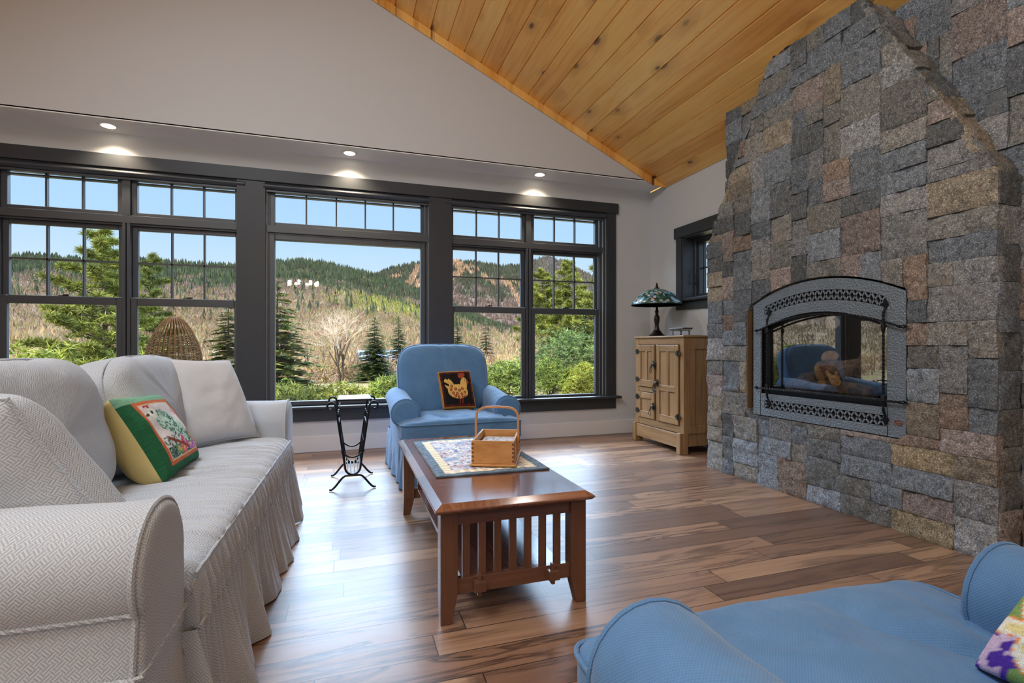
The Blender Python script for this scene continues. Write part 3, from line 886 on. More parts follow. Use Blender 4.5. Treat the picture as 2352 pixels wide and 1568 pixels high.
M['copper'] = plain('copper_badge', rgb(140, 104, 92), .4, .8, nscale=300, namt=.25, bump=.3)
bd = MB()
bd.prism([(PX - .003, 1.974 + .024 * math.cos(2 * PI * k / 28), .594 + .0155 * math.sin(2 * PI * k / 28)) for k in range(28)], (.004, 0, 0))
bd.tube([(PX - .004, 1.974 + .021 * math.cos(2 * PI * k / 28), .594 + .0125 * math.sin(2 * PI * k / 28)) for k in range(28)], .0014, 6, closed=True)
for k in range(4): bd.ball((PX - .003, 1.964 + .0065 * k, .594), .0032, 8, 6)
bd.build('oval_badge', M['copper'], ins)

# logs in the firebox
def bark_mat(name, c1, c2):
    t = NT(name)
    n = t.noise(t.scale(t.obj(), (1, 1, 1)), 28, 5, .65, 1.0)
    n2 = t.noise(t.obj(), 90, 3, .6)
    col = t.ramp(n, [(.3, c1), (.5, mixc(c1, c2, .5)), (.7, c2)])
    return t.done(col, .9, 0, .15, t.bump(t.math('ADD', n, t.math('MULTIPLY', n2, .4)), .8, .012))
M['bark'] = bark_mat('ceramic_bark', rgb(50, 42, 38), rgb(112, 96, 86))
M['logend'] = bark_mat('log_end', rgb(96, 76, 60), rgb(140, 116, 94))
def log(name, a, b, r0, r1, label, seed):
    a, b = V(a), V(b)
    t = thing(name, label, 'fireplace log', (a + b) / 2 - V((0, 0, r0)), group='gas fireplace logs')
    m = MB(); n = 16; N = 22
    d = (b - a).normalized(); ax = d.orthogonal().normalized(); bx_ = d.cross(ax)
    def fn(u, v):
        p = a.lerp(b, v) + V((0, 0, .018 * math.sin(v * PI) + .012 * nz(v * 4, seed)))
        r = lerp(r0, r1, v) * (1 + .16 * nz(u * 5, v * 6, seed) + .1 * nz(math.cos(2 * PI * u) * 3, v * 14, seed + 4)) 
        return p + (ax * math.cos(2 * PI * u) + bx_ * math.sin(2 * PI * u)) * r
    m.grid(fn, n, N, cu=True)
    m.build('bark', M['bark'], t, smooth=True)
    for v, s in ((0, -1), (1, 1)):
        e = MB()
        o = len(e.v); e.v.append(tuple(a.lerp(b, v) + d * s * .004)); e.c.append((1, 1, 1))
        for k in range(n): e.v.append(tuple(fn(k / n, v))); e.c.append((1, 1, 1))
        e.f += [(o, o + 1 + k, o + 1 + (k + 1) % n) if s > 0 else (o, o + 1 + (k + 1) % n, o + 1 + k) for k in range(n)]
        e.build('cut_end', M['logend'], t)
lz = WZ0
log('gas_log', (3.20, 2.86, lz + .07), (3.22, 2.14, lz + .075), .07, .065, 'long dark log lying along the back of the fireplace', 1.3)
log('gas_log', (3.00, 2.80, lz + .055), (3.06, 2.24, lz + .05), .052, .045, 'thin grey log along the front of the fireplace', 2.7)
log('gas_log', (3.04, 2.60, lz + .16), (3.20, 2.12, lz + .17), .078, .08, 'thick brown log lying across the top of the log pile', 5.1)
log('gas_log', (3.18, 2.62, lz + .20), (3.09, 2.56, lz + .27), .05, .05, 'short log stub standing up at the end of the pile', 7.9)
log('gas_log', (3.24, 2.42, lz + .245), (3.12, 2.26, lz + .275), .055, .048, 'split log with a pale cut end on top of the pile', 9.2)
log('gas_log', (2.985, 2.42, lz + .10), (3.09, 2.64, lz + .175), .03, .026, 'slim twisted branch log leaning at the front of the pile', 11.2)
em = MB(); r_ = random.Random(3)
for k in range(170):
    em.ball((r_.uniform(2.96, 3.3), r_.uniform(2.08, 2.9), lz + .008), r_.uniform(.008, .02), 6, 4, col=(.2, .2, .2))
tag(em.build('embers', M['firebox']), 'grey ember bed under the gas logs', 'embers', kind='stuff')

# ------------------------------------------------------------------ oak icebox cabinet
cx0, cx1, cy0, cy1, cz = 2.985, 3.425, 3.965, 4.79, 1.115
cab = thing('icebox_cabinet', 'antique oak icebox cabinet with three doors and iron latches', 'cabinet', ((cx0 + cx1) / 2, (cy0 + cy1) / 2, 0))
m = MB()
m.box(cx0 + .02, cx1, cy0 + .012, cy1 - .012, .07, cz - .02)
for y in (cy0, cy1 - .06):
    m.box(cx0, cx0 + .05, y, y + .06, .0, cz - .02); m.box(cx1 - .05, cx1, y, y + .06, .0, cz - .02)
# side rails on the visible right side
m.box(cx0 + .05, cx1, cy0, cy0 + .014, cz - .13, cz - .02).box(cx0 + .05, cx1, cy0, cy0 + .014, .19, .27).box(cx0 + .05, cx0 + .13, cy0, cy0 + .014, .27, cz - .13).box(cx0 + .27, cx0 + .30, cy0, cy0 + .014, .27, cz - .13)
m.build('carcass', M['oak_z'], cab, bevel=.004)
MB().box(cx0 - .012, cx1, cy0 - .012, cy1 + .012, cz - .02, cz).build('top', M['oak_y'], cab, bevel=.006)
f = MB()
xf = cx0 + .018
f.box(cx0 + .004, xf + .01, cy0 + .06, cy1 - .06, cz - .085, cz - .02).box(cx0 + .004, xf + .01, cy0 + .06, cy1 - .06, .19, .262)
f.box(cx0 + .004, xf + .01, 4.392, 4.42, .262, cz - .085).box(cx0 + .004, xf + .01, 4.42, cy1 - .06, .535, .585)
f.build('face_rails', M['oak_y'], cab, bevel=.003)
bp = MB().box(cx0 - .022, cx0 + .002, cy0 + .05, cy1 - .03, .055, .188)
bp.build('base_board', M['oak_y'], cab, bevel=.006)
for ya in (cy0 + .01, cy1 - .05):
    MB().box(cx0 - .034, cx0 + .01, ya, ya + .06, .0, .198).build('base_post', M['oak_z'], cab, bevel=.006)
def door(ya, yb, za, zb, mid, muntins, nm, hinge_y, hz, latch):
    xd0, xd1 = cx0 - .014, cx0 + .008; st = .052
    m = MB()
    m.box(xd0, xd1, ya, ya + st, za, zb)
    d = m.build(nm, M['oak_z'], cab, bevel=.005)
    def sub(o): o.parent = d; o.location = (0, 0, 0); return o
    sub(MB().box(xd0, xd1, yb - st, yb, za, zb).build('stile', M['oak_z'], cab, bevel=.005))
    for (r0_, r1_) in [(zb - .065, zb), (za, za + .07)] + ([(mid - .03, mid + .03)] if mid else []):
        sub(MB().box(xd0 + .001, xd1, ya + st, yb - st, r0_, r1_).build('rail', M['oak_y'], cab, bevel=.004))
    p = MB().box(xd0 + .012, xd1, ya + st - .005, yb - st + .005, za + .06, zb - .06)
    if muntins:
        yc = (ya + yb) / 2
        p.box(xd0 + .003, xd1, yc - .002 - .022, yc + .022, za + .07, zb - .065)
    sub(p.build('panel', M['oak_z'], cab, bevel=.003))
    for z in hz:
        s = 1 if hinge_y > (ya + yb) / 2 else -1
        h = MB(); xh = xd0 - .004
        y0 = hinge_y
        h.prism([(xh, y0 + s * .045, z), (xh, y0 + s * .028, z + .026), (xh, y0 + s * .012, z + .016), (xh, y0 + s * .012, z - .016), (xh, y0 + s * .028, z - .026)], (.006, 0, 0))
        h.prism([(xh, y0 - s * .038, z), (xh, y0 - s * .012, z + .024), (xh, y0 - s * .002, z + .016), (xh, y0 - s * .002, z - .016), (xh, y0 - s * .012, z - .024)], (.006, 0, 0))
        h.tube([(xh - .003, y0 + s * .006, z - .028), (xh - .003, y0 + s * .006, z + .028)], .006, 10)
        for dz in (-.01, .01): h.ball((xh, y0 + s * .025, z + dz), .004, 6, 4)
        sub(h.build('hinge', M['pewter'], cab, smooth=True))
    if latch:
        y, z = latch; l = MB(); xl = xd0 - .008
        l.prism([(xl, y + .032 * math.cos(a) * 1.0, z + .038 * math.sin(a)) for a in [2 * PI * k / 12 for k in range(12)]], (.01, 0, 0))
        l.ball((xl - .008, y, z), .018, 10, 8)
        l.tube([(xl - .008, y, z + .005), (xl - .022, y + .014, z - .018), (xl - .026, y + .02, z - .04)], [.009, .008, .007], 8)
        l.tube([(xl - .026 + .004 * math.sin(a), y + .02 + .014 * math.cos(a), z - .066 + .028 * math.sin(a)) for a in [2 * PI * k / 16 for k in range(16)]], .0035, 6, closed=True)
        l.box(xl, xl + .008, y - .004, y + .05, z - .012, z + .012)
        sub(l.build('latch', M['pewter'], cab, smooth=True))
    return d
door(4.425, 4.725, .59, 1.025, None, True, 'upper_left_door', 4.722, (.955, .66), (4.415, .83))
door(4.425, 4.725, .265, .53, None, False, 'lower_left_door', 4.722, (.475, .33), (4.43, .40))
door(4.035, 4.388, .265, 1.025, .60, True, 'right_door', 4.04, (.945, .345), (4.37, .645))
MB().box(cx0 - .006, cx0 + .004, 4.40, 4.45, .545, .578).build('maker_plate', M['pewter'], cab, bevel=.002)

# ------------------------------------------------------------------ stained glass lamp
lx, ly = 3.165, 4.66
lamp = thing('table_lamp', 'stained glass table lamp with a blue-green dome shade on the oak cabinet', 'lamp', (lx, ly, cz))
k = 1.21
prof = [(.086, 0), (.088, .008), (.076, .016), (.062, .026), (.046, .044), (.03, .058), (.024, .075), (.020, .10), (.026, .13), (.030, .155), (.027, .175), (.018, .19), (.015, .205), (.020, .215), (.020, .228), (.013, .235), (.012, .30)]
MB().lathe([(r, z * k) for r, z in prof[:6]], (lx, ly, cz), 16).build('base', M['dark_bronze'], lamp, smooth=True, ang=50)
MB().lathe([(r, z * k) for r, z in prof[5:]], (lx, ly, cz), 14).build('stem', M['dark_bronze'], lamp, smooth=True, ang=50)
def tiff_mat():
    t = NT('leaded_glass')
    vo = t.n('ShaderNodeTexVoronoi', {'Vector': t.pos(), 'Scale': 30.0}, feature='F1')
    ve = t.n('ShaderNodeTexVoronoi', {'Vector': t.pos(), 'Scale': 30.0}, feature='DISTANCE_TO_EDGE')
    c = t.xyz(vo.outputs['Color'])
    col = t.ramp(c[0], [(.0, rgb(24, 66, 52)), (.24, rgb(44, 96, 82)), (.40, rgb(70, 132, 158)), (.55, rgb(126, 178, 204)), (.70, rgb(60, 108, 92)), (.86, rgb(186, 166, 156)), (.92, rgb(140, 164, 140))], 'CONSTANT')
    ln = t.math('LESS_THAN', ve.outputs['Distance'], .055)
    col = t.mix(ln, col, rgb(20, 22, 22))
    return t.done(col, .22, 0, .7, t.bump(t.math('SUBTRACT', 1.0, ln), .3, .003), Transmission_Weight=.0)
M['tiff'] = tiff_mat()
zb_ = cz + .325
sp = [(.268, .0), (.266, .016), (.252, .034), (.222, .072), (.18, .112), (.128, .146), (.07, .168), (.022, .176)]
MB().lathe([(r, z + .012) for r, z in sp], (lx, ly, zb_), 40).lathe([(r - .004, z + .012) for r, z in sp][::-1], (lx, ly, zb_), 40).build('shade', M['tiff'], lamp, smooth=True)
MB().tube([(lx + .268 * math.cos(a), ly + .268 * math.sin(a), zb_ + .012) for a in [2 * PI * q / 48 for q in range(48)]], .004, 6, closed=True).build('shade_rim', M['dark_bronze'], lamp, smooth=True)
MB().lathe([(.03, .172), (.03, .184), (.012, .19), (.016, .20), (.008, .212), (.012, .222), (.003, .24), (.0, .245)], (lx, ly, zb_ + .012), 14).build('finial', M['dark_bronze'], lamp, smooth=True)
# little openwork stand beside it
ty0, ty1, tx_ = 4.10, 4.33, 3.14
m = MB()
m.box(tx_ - .05, tx_ + .05, ty0 + .03, ty1 - .02, cz + .045, cz + .05)
for s in (-1, 1):
    m.tube([(tx_ + s * .055, ty0 + .01, cz + .066), (tx_ + s * .055, ty1 - .01, cz + .066)], .005, 8)
    for q in range(9):
        y = ty0 + .02 + (ty1 - ty0 - .04) * q / 8
        m.tube([(tx_ + s * .055, y, cz + .066), (tx_ + s * .045, y + .008, cz + .047)], .0035, 6)
for y in (ty0 + .01, ty1 - .01):
    m.tube([(tx_ - .055, y, cz + .066), (tx_ + .055, y, cz + .066)], .005, 8)
tr_ = thing('footed_tray', 'small openwork metal tray on feet, on the oak cabinet beside the lamp', 'tray', (tx_, (ty0 + ty1) / 2, cz))
m.build('openwork_rim', M['pewter'], tr_, smooth=True)
for y in (ty0 + .05, ty1 - .05):
    for s in (-1, 1):
        MB().tube([(tx_ + s * .04, y, cz + .048), (tx_ + s * .048, y, cz + .024), (tx_ + s * .044, y, cz + .004)], [.006, .005, .007], 8).build('foot', M['pewter'], tr_, smooth=True)
tag(MB().lathe([(.16, 0), (.165, .004), (.15, .006), (.0, .005)], (3.2, 4.22, cz), 40, squash=.85).build('trivet', M['dark_bronze'], smooth=True), 'thin dark round mat under the small metal tray on the cabinet', 'mat')
for o_ in (tr_,): o_.location.z += .006
# ------------------------------------------------------------------ coffee table
tx0_, tx1_, ty0_, ty1_ = .300, .932, 1.785, 3.165
tab = thing('coffee_table', 'mission style cherry coffee table with slatted ends, in front of the sofa', 'coffee table', ((tx0_ + tx1_) / 2, (ty0_ + ty1_) / 2, 0))
i_ = .03
m = MB().add([(tx0_ + .012, ty0_ + .012, .412), (tx1_ - .012, ty0_ + .012, .412), (tx1_ - .012, ty1_ - .012, .412), (tx0_ + .012, ty1_ - .012, .412),
              (tx0_, ty0_, .423), (tx1_, ty0_, .423), (tx1_, ty1_, .423), (tx0_, ty1_, .423),
              (tx0_, ty0_, .429), (tx1_, ty0_, .429), (tx1_, ty1_, .429), (tx0_, ty1_, .429),
              (tx0_ + i_, ty0_ + i_, .446), (tx1_ - i_, ty0_ + i_, .446), (tx1_ - i_, ty1_ - i_, .446), (tx0_ + i_, ty1_ - i_, .446)],
             [(3, 2, 1, 0), (0, 1, 5, 4), (1, 2, 6, 5), (2, 3, 7, 6), (3, 0, 4, 7), (4, 5, 9, 8), (5, 6, 10, 9), (6, 7, 11, 10), (7, 4, 8, 11),
              (8, 9, 13, 12), (9, 10, 14, 13), (10, 11, 15, 14), (11, 8, 12, 15), (12, 13, 14, 15)])
def table_top_mat():
    t = NT('parquet_cherry_top')
    P = t.pos(); p = t.xyz(P)
    bl = t.math('FLOOR', t.math('DIVIDE', t.math('SUBTRACT', p[1], 1.815), .44)); bx = t.math('FLOOR', t.math('DIVIDE', t.math('SUBTRACT', p[0], .33), .285))
    par = t.math('MODULO', t.math('ADD', t.math('ADD', bl, bx), 10.0), 2.0)
    va = t.scale(P, (3, 45, 45)); vb = t.scale(P, (45, 3, 45))
    f = t.noise(t.n('ShaderNodeMix', {0: par, 4: va, 5: vb}, data_type='VECTOR').outputs[1], 1.0, 5, .6, .6)
    rnd = t.n('ShaderNodeTexWhiteNoise', {'Vector': t.vec(bl, bx, 1.0)}, noise_dimensions='3D').outputs['Value']
    h = t.math('ADD', t.math('MULTIPLY', f, .65), t.math('MULTIPLY', rnd, .35))
    col = t.ramp(h, [(.25, rgb(92, 56, 42)), (.5, rgb(120, 76, 56)), (.72, rgb(148, 102, 78))])
    return t.done(col, .17, 0, .7, t.bump(f, .03, .002), Coat_Weight=.6, Coat_Roughness=.1, Coat_IOR=1.7)
m.build('tabletop', table_top_mat(), tab, bevel=.002)
LG = [(.326, 1.822), (.846, 1.822), (.326, 3.062), (.846, 3.062)]
lw = .064
for (x, y) in LG:
    inner = 1 if x < .6 else -1
    zt_ = .412
    # square post tapering on the inner side near the foot
    s = []
    for z, q in ((0, .022), (.11, .0), (zt_, 0)):
        xa, xb = (x, x + lw - q) if inner > 0 else (x + q, x + lw)
        iy = 1 if y < 2.4 else -1
        ya, yb = (y, y + lw - q) if iy > 0 else (y + q, y + lw)
        s += [(xa, ya, z), (xb, ya, z), (xb, yb, z), (xa, yb, z)]
    f = [(3, 2, 1, 0), (8, 9, 10, 11)]
    for a in (0, 4):
        f += [(a + k, a + (k + 1) % 4, a + 4 + (k + 1) % 4, a + 4 + k) for k in range(4)]
    MB().add(s, f).build('leg', M['cherry_z'], tab, bevel=.003)
for y in (1.838, 3.078):
    MB().box(.39, .846, y, y + .028, .355, .412).build('upper_rail', M['cherry_x'], tab, bevel=.002)
    MB().box(.39, .846, y, y + .028, .098, .156).build('lower_rail', M['cherry_x'], tab, bevel=.002)
    for k in range(7):
        xs = .412 + k * .0615
        MB().box(xs, xs + .028, y + .006, y + .022, .15, .36).build('slat', M['cherry_z'], tab, bevel=.001)
for x in (.338, .872):
    MB().box(x, x + .022, 1.88, 3.07, .362, .412).build('side_apron', M['cherry_y'], tab, bevel=.002)
MB().box(.41, .826, 1.85, 3.10, .132, .15).build('shelf', M['cherry_y'], tab, bevel=.002)
for x in (.47, .765):
    for y, s in ((1.838, -1), (3.106, 1)):
        m = MB().box(x - .022, x + .022, min(y, y + s * .04), max(y, y + s * .04), .112, .148)
        m.box(x - .007, x + .007, min(y + s * .006, y + s * .026), max(y + s * .006, y + s * .026), .092, .172)
        m.build('tenon_key', M['cherry_z'], tab, bevel=.002)

# woven placemat
def mat_col(u, v):
    a, b = u, v
    x = a * .515; y = b * .88
    e = min(x, .515 - x, y, .88 - y)
    if e < .045:
        q = .8 + .3 * nz(x * 60, y * 60); return tuple(s2l(c * q) for c in (138, 164, 186))
    if e < .085:
        q = .92 + .12 * (1 if (int((x if e in (y, .88 - y) else y) * 45) % 2) else 0); return tuple(s2l(c * q) for c in (244, 234, 206))
    n = fbm(x * 30, y * 90, 1, 3); n2 = fbm(x * 8, y * 8, 5, 2); n3 = nz(x * 14, y * 14, 9)
    base = (232, 236, 244) if n2 < .05 else (214, 210, 224) if n3 < .1 else (172, 204, 236)
    if n > .18: base = (110, 142, 178) if n3 > -.1 else (132, 108, 112)
    elif n < -.34: base = (190, 160, 146)
    return tuple(s2l(c) for c in base)
c4 = [V((.372, 2.170, 0)), (V((.890, 2.165, 0))), V((.895, 3.045, 0)), V((.378, 3.02, 0))]
def matp(u, v):
    p = c4[0].lerp(c4[1], u).lerp(c4[3].lerp(c4[2], u), v)
    return p + V((0, 0, .4535 + .003 * nz(u * 9, v * 9) + .0015 * nz(u * 30, v * 30)))
mt = thing('placemat', 'floral woven table mat with a dark blue-grey border on the coffee table', 'table mat', (.63, 2.6, .446))
m = MB().grid(matp, 90, 150, colfn=mat_col)
m.build('cloth', M['stitch'], mt, smooth=True)
pts = [matp(k / 20, 0) for k in range(20)] + [matp(1, k / 20) for k in range(20)] + [matp(1 - k / 20, 1) for k in range(20)] + [matp(0, 1 - k / 20) for k in range(20)]
M['navy'] = weave_mat('slate_binding', rgb(66, 84, 98), rgb(86, 104, 118), wr=.2)
MB().tube([p + V((0, 0, -.003)) for p in pts], .0045, 6, closed=True).build('binding', M['navy'], mt, smooth=True)

# wooden basket box with bent handle
BA = math.radians(-23.3)
bk = thing('wooden_caddy', 'dovetailed maple box with a bent wood handle on the table mat', 'box', (.712, 2.405, .459), BA)
bx0, bx1, by0, by1, bh, tk = -.100, .100, -.166, .166, .118, .011
def child(mb, name, mat_, par, **kw):
    o = mb.build(name, mat_, None, **kw); o.parent = par; return o
child(MB().box(bx0 - .009, bx1 + .009, by0 - .009, by1 + .009, 0, .011), 'base_board', M['maple'], bk, bevel=.004)
for nm, b in (('front_side', (bx0, bx1, by0, by0 + tk)), ('back_side', (bx0, bx1, by1 - tk, by1)), ('long_side', (bx0, bx0 + tk, by0 + tk, by1 - tk)), ('long_side', (bx1 - tk, bx1, by0 + tk, by1 - tk))):
    child(MB().box(*b, .011, bh), nm, M['maple'], bk, bevel=.002)
for (x0, x1_, ya_, yb_, dz_) in ((bx0 - .0006, bx0 + tk, by0 - .0006, by0 + .002, 0), (bx1 - tk, bx1 + .0006, by0 - .0006, by0 + .002, 0), (bx1 - .002, bx1 + .0006, by0, by0 + tk, .0098), (bx1 - .002, bx1 + .0006, by1 - tk, by1, .0098)):
    for k in range(5):
        z = .02 + k * .0195 + dz_
        child(MB().box(x0, x1_, ya_, yb_, z, z + .0094), 'dovetail', M['maple_d'], bk)
hp = [(bx0 - .005, 0, .03), (bx0 - .005, 0, .16)]
for k in range(11):
    a = PI - PI * k / 10
    ca, sa = math.cos(a), math.sin(a)
    hp.append(((abs(ca) ** .55) * (1 if ca > 0 else -1) * (bx1 + .005), 0, .195 + .062 * sa ** .7))
hp += [(bx1 + .005, 0, .16), (bx1 + .005, 0, .03)]
hm = MB()
hp = [V(p) for p in hp]
for k in range(len(hp)):
    pass
fine = []
for a, b in zip(hp, hp[1:]):
    fine += [a.lerp(b, q / 4) for q in range(4)]
fine.append(hp[-1])
o0 = 0
for i, p in enumerate(fine):
    t = (fine[min(i + 1, len(fine) - 1)] - fine[max(i - 1, 0)]).normalized(); nrm = V((t.z, 0, -t.x))
    for (a, b) in ((-1, -1), (1, -1), (1, 1), (-1, 1)):
        hm.v.append(tuple(p + nrm * .0045 * a + V((0, .0105 * b, 0)))); hm.c.append((1, 1, 1))
for i in range(len(fine) - 1):
    for k in range(4): hm.f.append((i * 4 + k, i * 4 + (k + 1) % 4, (i + 1) * 4 + (k + 1) % 4, (i + 1) * 4 + k))
hm.f += [(3, 2, 1, 0), tuple(len(fine) * 4 - 4 + k for k in range(4))]
M['bent'] = plain('bent_ash', rgb(196, 138, 84), .4, nscale=60, namt=.12)
child(hm, 'handle', M['bent'], bk, smooth=True, ang=50)
for s in (-1, 1):
    for z in (.045, .085): child(MB().ball((s * (bx1 + .010), 0, z), .004, 8, 6), 'rivet', M['pewter'], bk)
def kraft(u, v):
    n = fbm(u * 12, v * 9, 2, 3); return tuple(s2l(c) for c in ((214, 216, 222) if n > -.15 else (150, 160, 172)))
R_ = Matrix.Rotation(BA, 4, 'Z')
pk = MB().grid(lambda u, v: R_ @ V((lerp(bx0 + .022, bx1 - .022, u), lerp(by0 + .03, by1 - .03, v), 0)) + V((.712, 2.405, .459 + .085)), 20, 30, colfn=kraft)
cs = tag(pk.build('coaster_stack', M['stitch']), 'pale printed coaster stack inside the wooden handled box', 'coasters')
pb = MB().obox(V((.712, 2.405, .459 + .047)), R_ @ V((.078, 0, 0)), R_ @ V((0, .136, 0)), V((0, 0, .036)))
pb.build('stack_body', M['pillow_white'], cs)

# ------------------------------------------------------------------ wrought iron side table
st = thing('magazine_table', 'black wrought iron side table with magazine rack, beside the blue armchair', 'side table', (.045, 3.95, 0))
yf, yr = 3.745, 4.155; xc = .045
def iron(m, nm): m.build(nm, M['black_iron'], st, smooth=True, ang=60)
for y in (yf, yr):
    # feet arch
    p = []
    for k in range(25):
        q = k / 24 * 2 - 1
        x = xc + q * .157; a = abs(q)
        z = .102 - .094 * sst(.28, .97, a) + (.004 if a > .95 else 0)
        p.append((x, y, max(.007, z)))
    iron(MB().tube(p, .0075, 8), 'foot_arch')
    # U shaped upright with scrolled tops
    half = []
    for k in range(9):
        a = PI / 2 * k / 8
        half.append((.052 * math.sin(a), .16 - .052 * math.cos(a)))
    for k in range(1, 10): half.append((lerp(.052, .112, k / 9) , lerp(.16, .575, k / 9)))
    for k in range(1, 22):
        a = PI - k * (2 * PI * .78) / 21
        r = .034 * (1 - .45 * k / 21)
        half.append((.112 + .034 + r * math.cos(a) - .0, .578 + .012 * min(1, k / 5) + r * 1.05 * math.sin(a)))
    L = [(xc - x, y, z) for x, z in half][::-1]; R2 = [(xc + x, y, z) for x, z in half]
    iron(MB().tube(L + R2[1:], .0072, 8), 'scroll_upright')
    iron(MB().tube([(xc + .078 * q, y, .275 - .045 * (1 - q * q)) for q in [k / 8 - 1 for k in range(17)]], .006, 8), 'cross_rod')
# side panels of slim rods between the frames
for s in (-1, 1):
    m = MB()
    for k in range(7):
        y = yf + (yr - yf) * (k + .5) / 7
        m.tube([(xc + s * .055, y, .17), (xc + s * .096, y, .46)], .0032, 6)
    for z, xx in ((.165, .054), (.33, .077), (.46, .0955)):
        m.tube([(xc + s * xx, yf, z), (xc + s * xx, yr, z)], .0045, 6)
    iron(m, 'rack_side')
    sc_ = MB()
    for c_ in range(3):
        cy = yf + (yr - yf) * (c_ + .5) / 3
        sc_.tube([(xc + s * (.097 + .01 * (k / 20)), cy + .045 * (1 - k / 26) * math.cos(k * .55), .50 + .035 * (1 - k / 26) * math.sin(k * .55)) for k in range(21)], .0035, 6)
    iron(sc_, 'scrollwork')
bt = MB()
for k in range(6):
    a = PI * (k + .5) / 6
    bt.tube([(xc - .05 * math.cos(a), yf, .16 - .05 * math.sin(a)), (xc - .05 * math.cos(a), yr, .16 - .05 * math.sin(a))], .0042, 6)
iron(bt, 'rack_bottom')
fr = MB()
xa, xb, ya, yb, zt_ = -.062, .178, 3.80, 4.13, .634
frame_rect2 = [(xa, ya), (xb, ya), (xb, yb), (xa, yb)]
fr.box(xa, xb, ya, ya + .012, zt_ - .012, zt_).box(xa, xb, yb - .012, yb, zt_ - .012, zt_).box(xa, xa + .012, ya, yb, zt_ - .012, zt_).box(xb - .012, xb, ya, yb, zt_ - .012, zt_)
for x in (xa + .02, xb - .02):
    fr.tube([(x, yf, .60), (x, ya + .01, .624)], .005, 6).tube([(x, yr, .60), (x, yb - .01, .624)], .005, 6)
fr.build('top_frame', M['black_iron'], st, bevel=.002)
MB().box(xa + .01, xb - .01, ya + .01, yb - .01, zt_ - .004, zt_ + .002).build('top_panel', plain('pale_tile', rgb(232, 232, 226), .4, 0, .5), st, bevel=.002)

# ------------------------------------------------------------------ woven rattan lantern
wx, wy = -1.335, 4.78
wk = thing('rattan_lantern', 'tall woven rattan floor lantern behind the sofa at the window', 'lantern', (wx, wy, 0))
wp = [(.0, .12), (.05, .145), (.3, .20), (.55, .235), (.75, .222), (.86, .198), (.95, .187), (1.04, .165), (1.12, .13), (1.19, .092), (1.235, .055), (1.255, .02)]
def wr_(z): return interp(wp, z)
M['rattan'] = plain('rattan', rgb(118, 104, 74), .7, nscale=60, namt=.35)
M['rattan2'] = plain('rattan_dark', rgb(134, 106, 74), .7, nscale=60, namt=.3)
m = MB(); NR = 84
for k in range(NR):
    z = .02 + (1.10 - .02) * k / (NR - 1)
    ph = (k % 2) * PI
    m.tube([(wx + (wr_(z) + .004 * math.sin(15 * a + ph)) * math.cos(a), wy + (wr_(z) + .004 * math.sin(15 * a + ph)) * math.sin(a), z + .004 * math.sin(3 * a + k)) for a in [2 * PI * q / 60 for q in range(60)]], .0036, 4, closed=True)
m.build('weave', M['rattan'], wk, smooth=True)
for q in range(30):
    a = 2 * PI * q / 30
    m = MB(); 
    for s in (0, 1):
        m.tube([(wx + (wr_(z) + .005) * math.cos(a + .02 * math.sin(z * 40 + s * PI)), wy + (wr_(z) + .005) * math.sin(a + .02 * math.sin(z * 40 + s * PI)), z) for z in [.01 + 1.24 * k / 60 for k in range(61)]], .0036, 4)
    m.build('stake', M['rattan2'], wk, smooth=True)

# ------------------------------------------------------------------ soft things
def sell(a, b, n):
    """rounded-rectangle radius function"""
    def f(t):
        c, s = math.cos(t), math.sin(t)
        r = (abs(c / a) ** n + abs(s / b) ** n) ** (-1 / n)
        return r * c, r * s
    return f
def pillow(name, label, corners, thick, mat_front, mat_back, colfn=None, colback=None, cat='pillow', pipe=None, group=None, res=28, pinch=.03, back_ratio=1.0, edge=.75, plump=.5):
    TL, TR, BR, BL = [V(c) for c in corners]
    ctr = (TL + TR + BR + BL) / 4
    n = (TR - TL + BR - BL).cross(TL - BL + TR - BR).normalized()
    lowest = min(c.z for c in (TL, TR, BR, BL))
    o = thing(name, label, cat, (ctr.x, ctr.y, lowest), group=group)
    def P(u, v, s):
        p = BL.lerp(BR, u).lerp(TL.lerp(TR, u), v)
        a, b = 2 * u - 1, 2 * v - 1
        # sides bow in slightly between the corners
        p = p + (ctr - p) * pinch * ((1 - a * a) * abs(b) ** 3 + (1 - b * b) * abs(a) ** 3)
        q = (max(0, 1 - abs(a) ** 2.4) ** edge) * (max(0, 1 - abs(b) ** 2.4) ** edge)
        w_ = .010 * fbm(p.x * 9, p.y * 9, p.z * 9 + s, 2) * q ** .4
        return p + n * s * (thick * q ** plump * (1 if s > 0 else back_ratio) + w_)
    MB().grid(lambda u, v: P(u, v, 1), res, res, colfn=colfn).build('front_panel', mat_front, o, smooth=True, ang=180)
    MB().grid(lambda u, v: P(1 - u, v, -1), min(res, 40), min(res, 40), colfn=colback).build('back_panel', mat_back, o, smooth=True, ang=180)
    if pipe:
        ed = [P(k / 24, 0, 1) for k in range(24)] + [P(1, k / 24, 1) for k in range(24)] + [P(1 - k / 24, 1, 1) for k in range(24)] + [P(0, 1 - k / 24, 1) for k in range(24)]
        MB().tube(ed, pipe[1], 7, closed=True).build('piping', pipe[0], o, smooth=True)
    return o

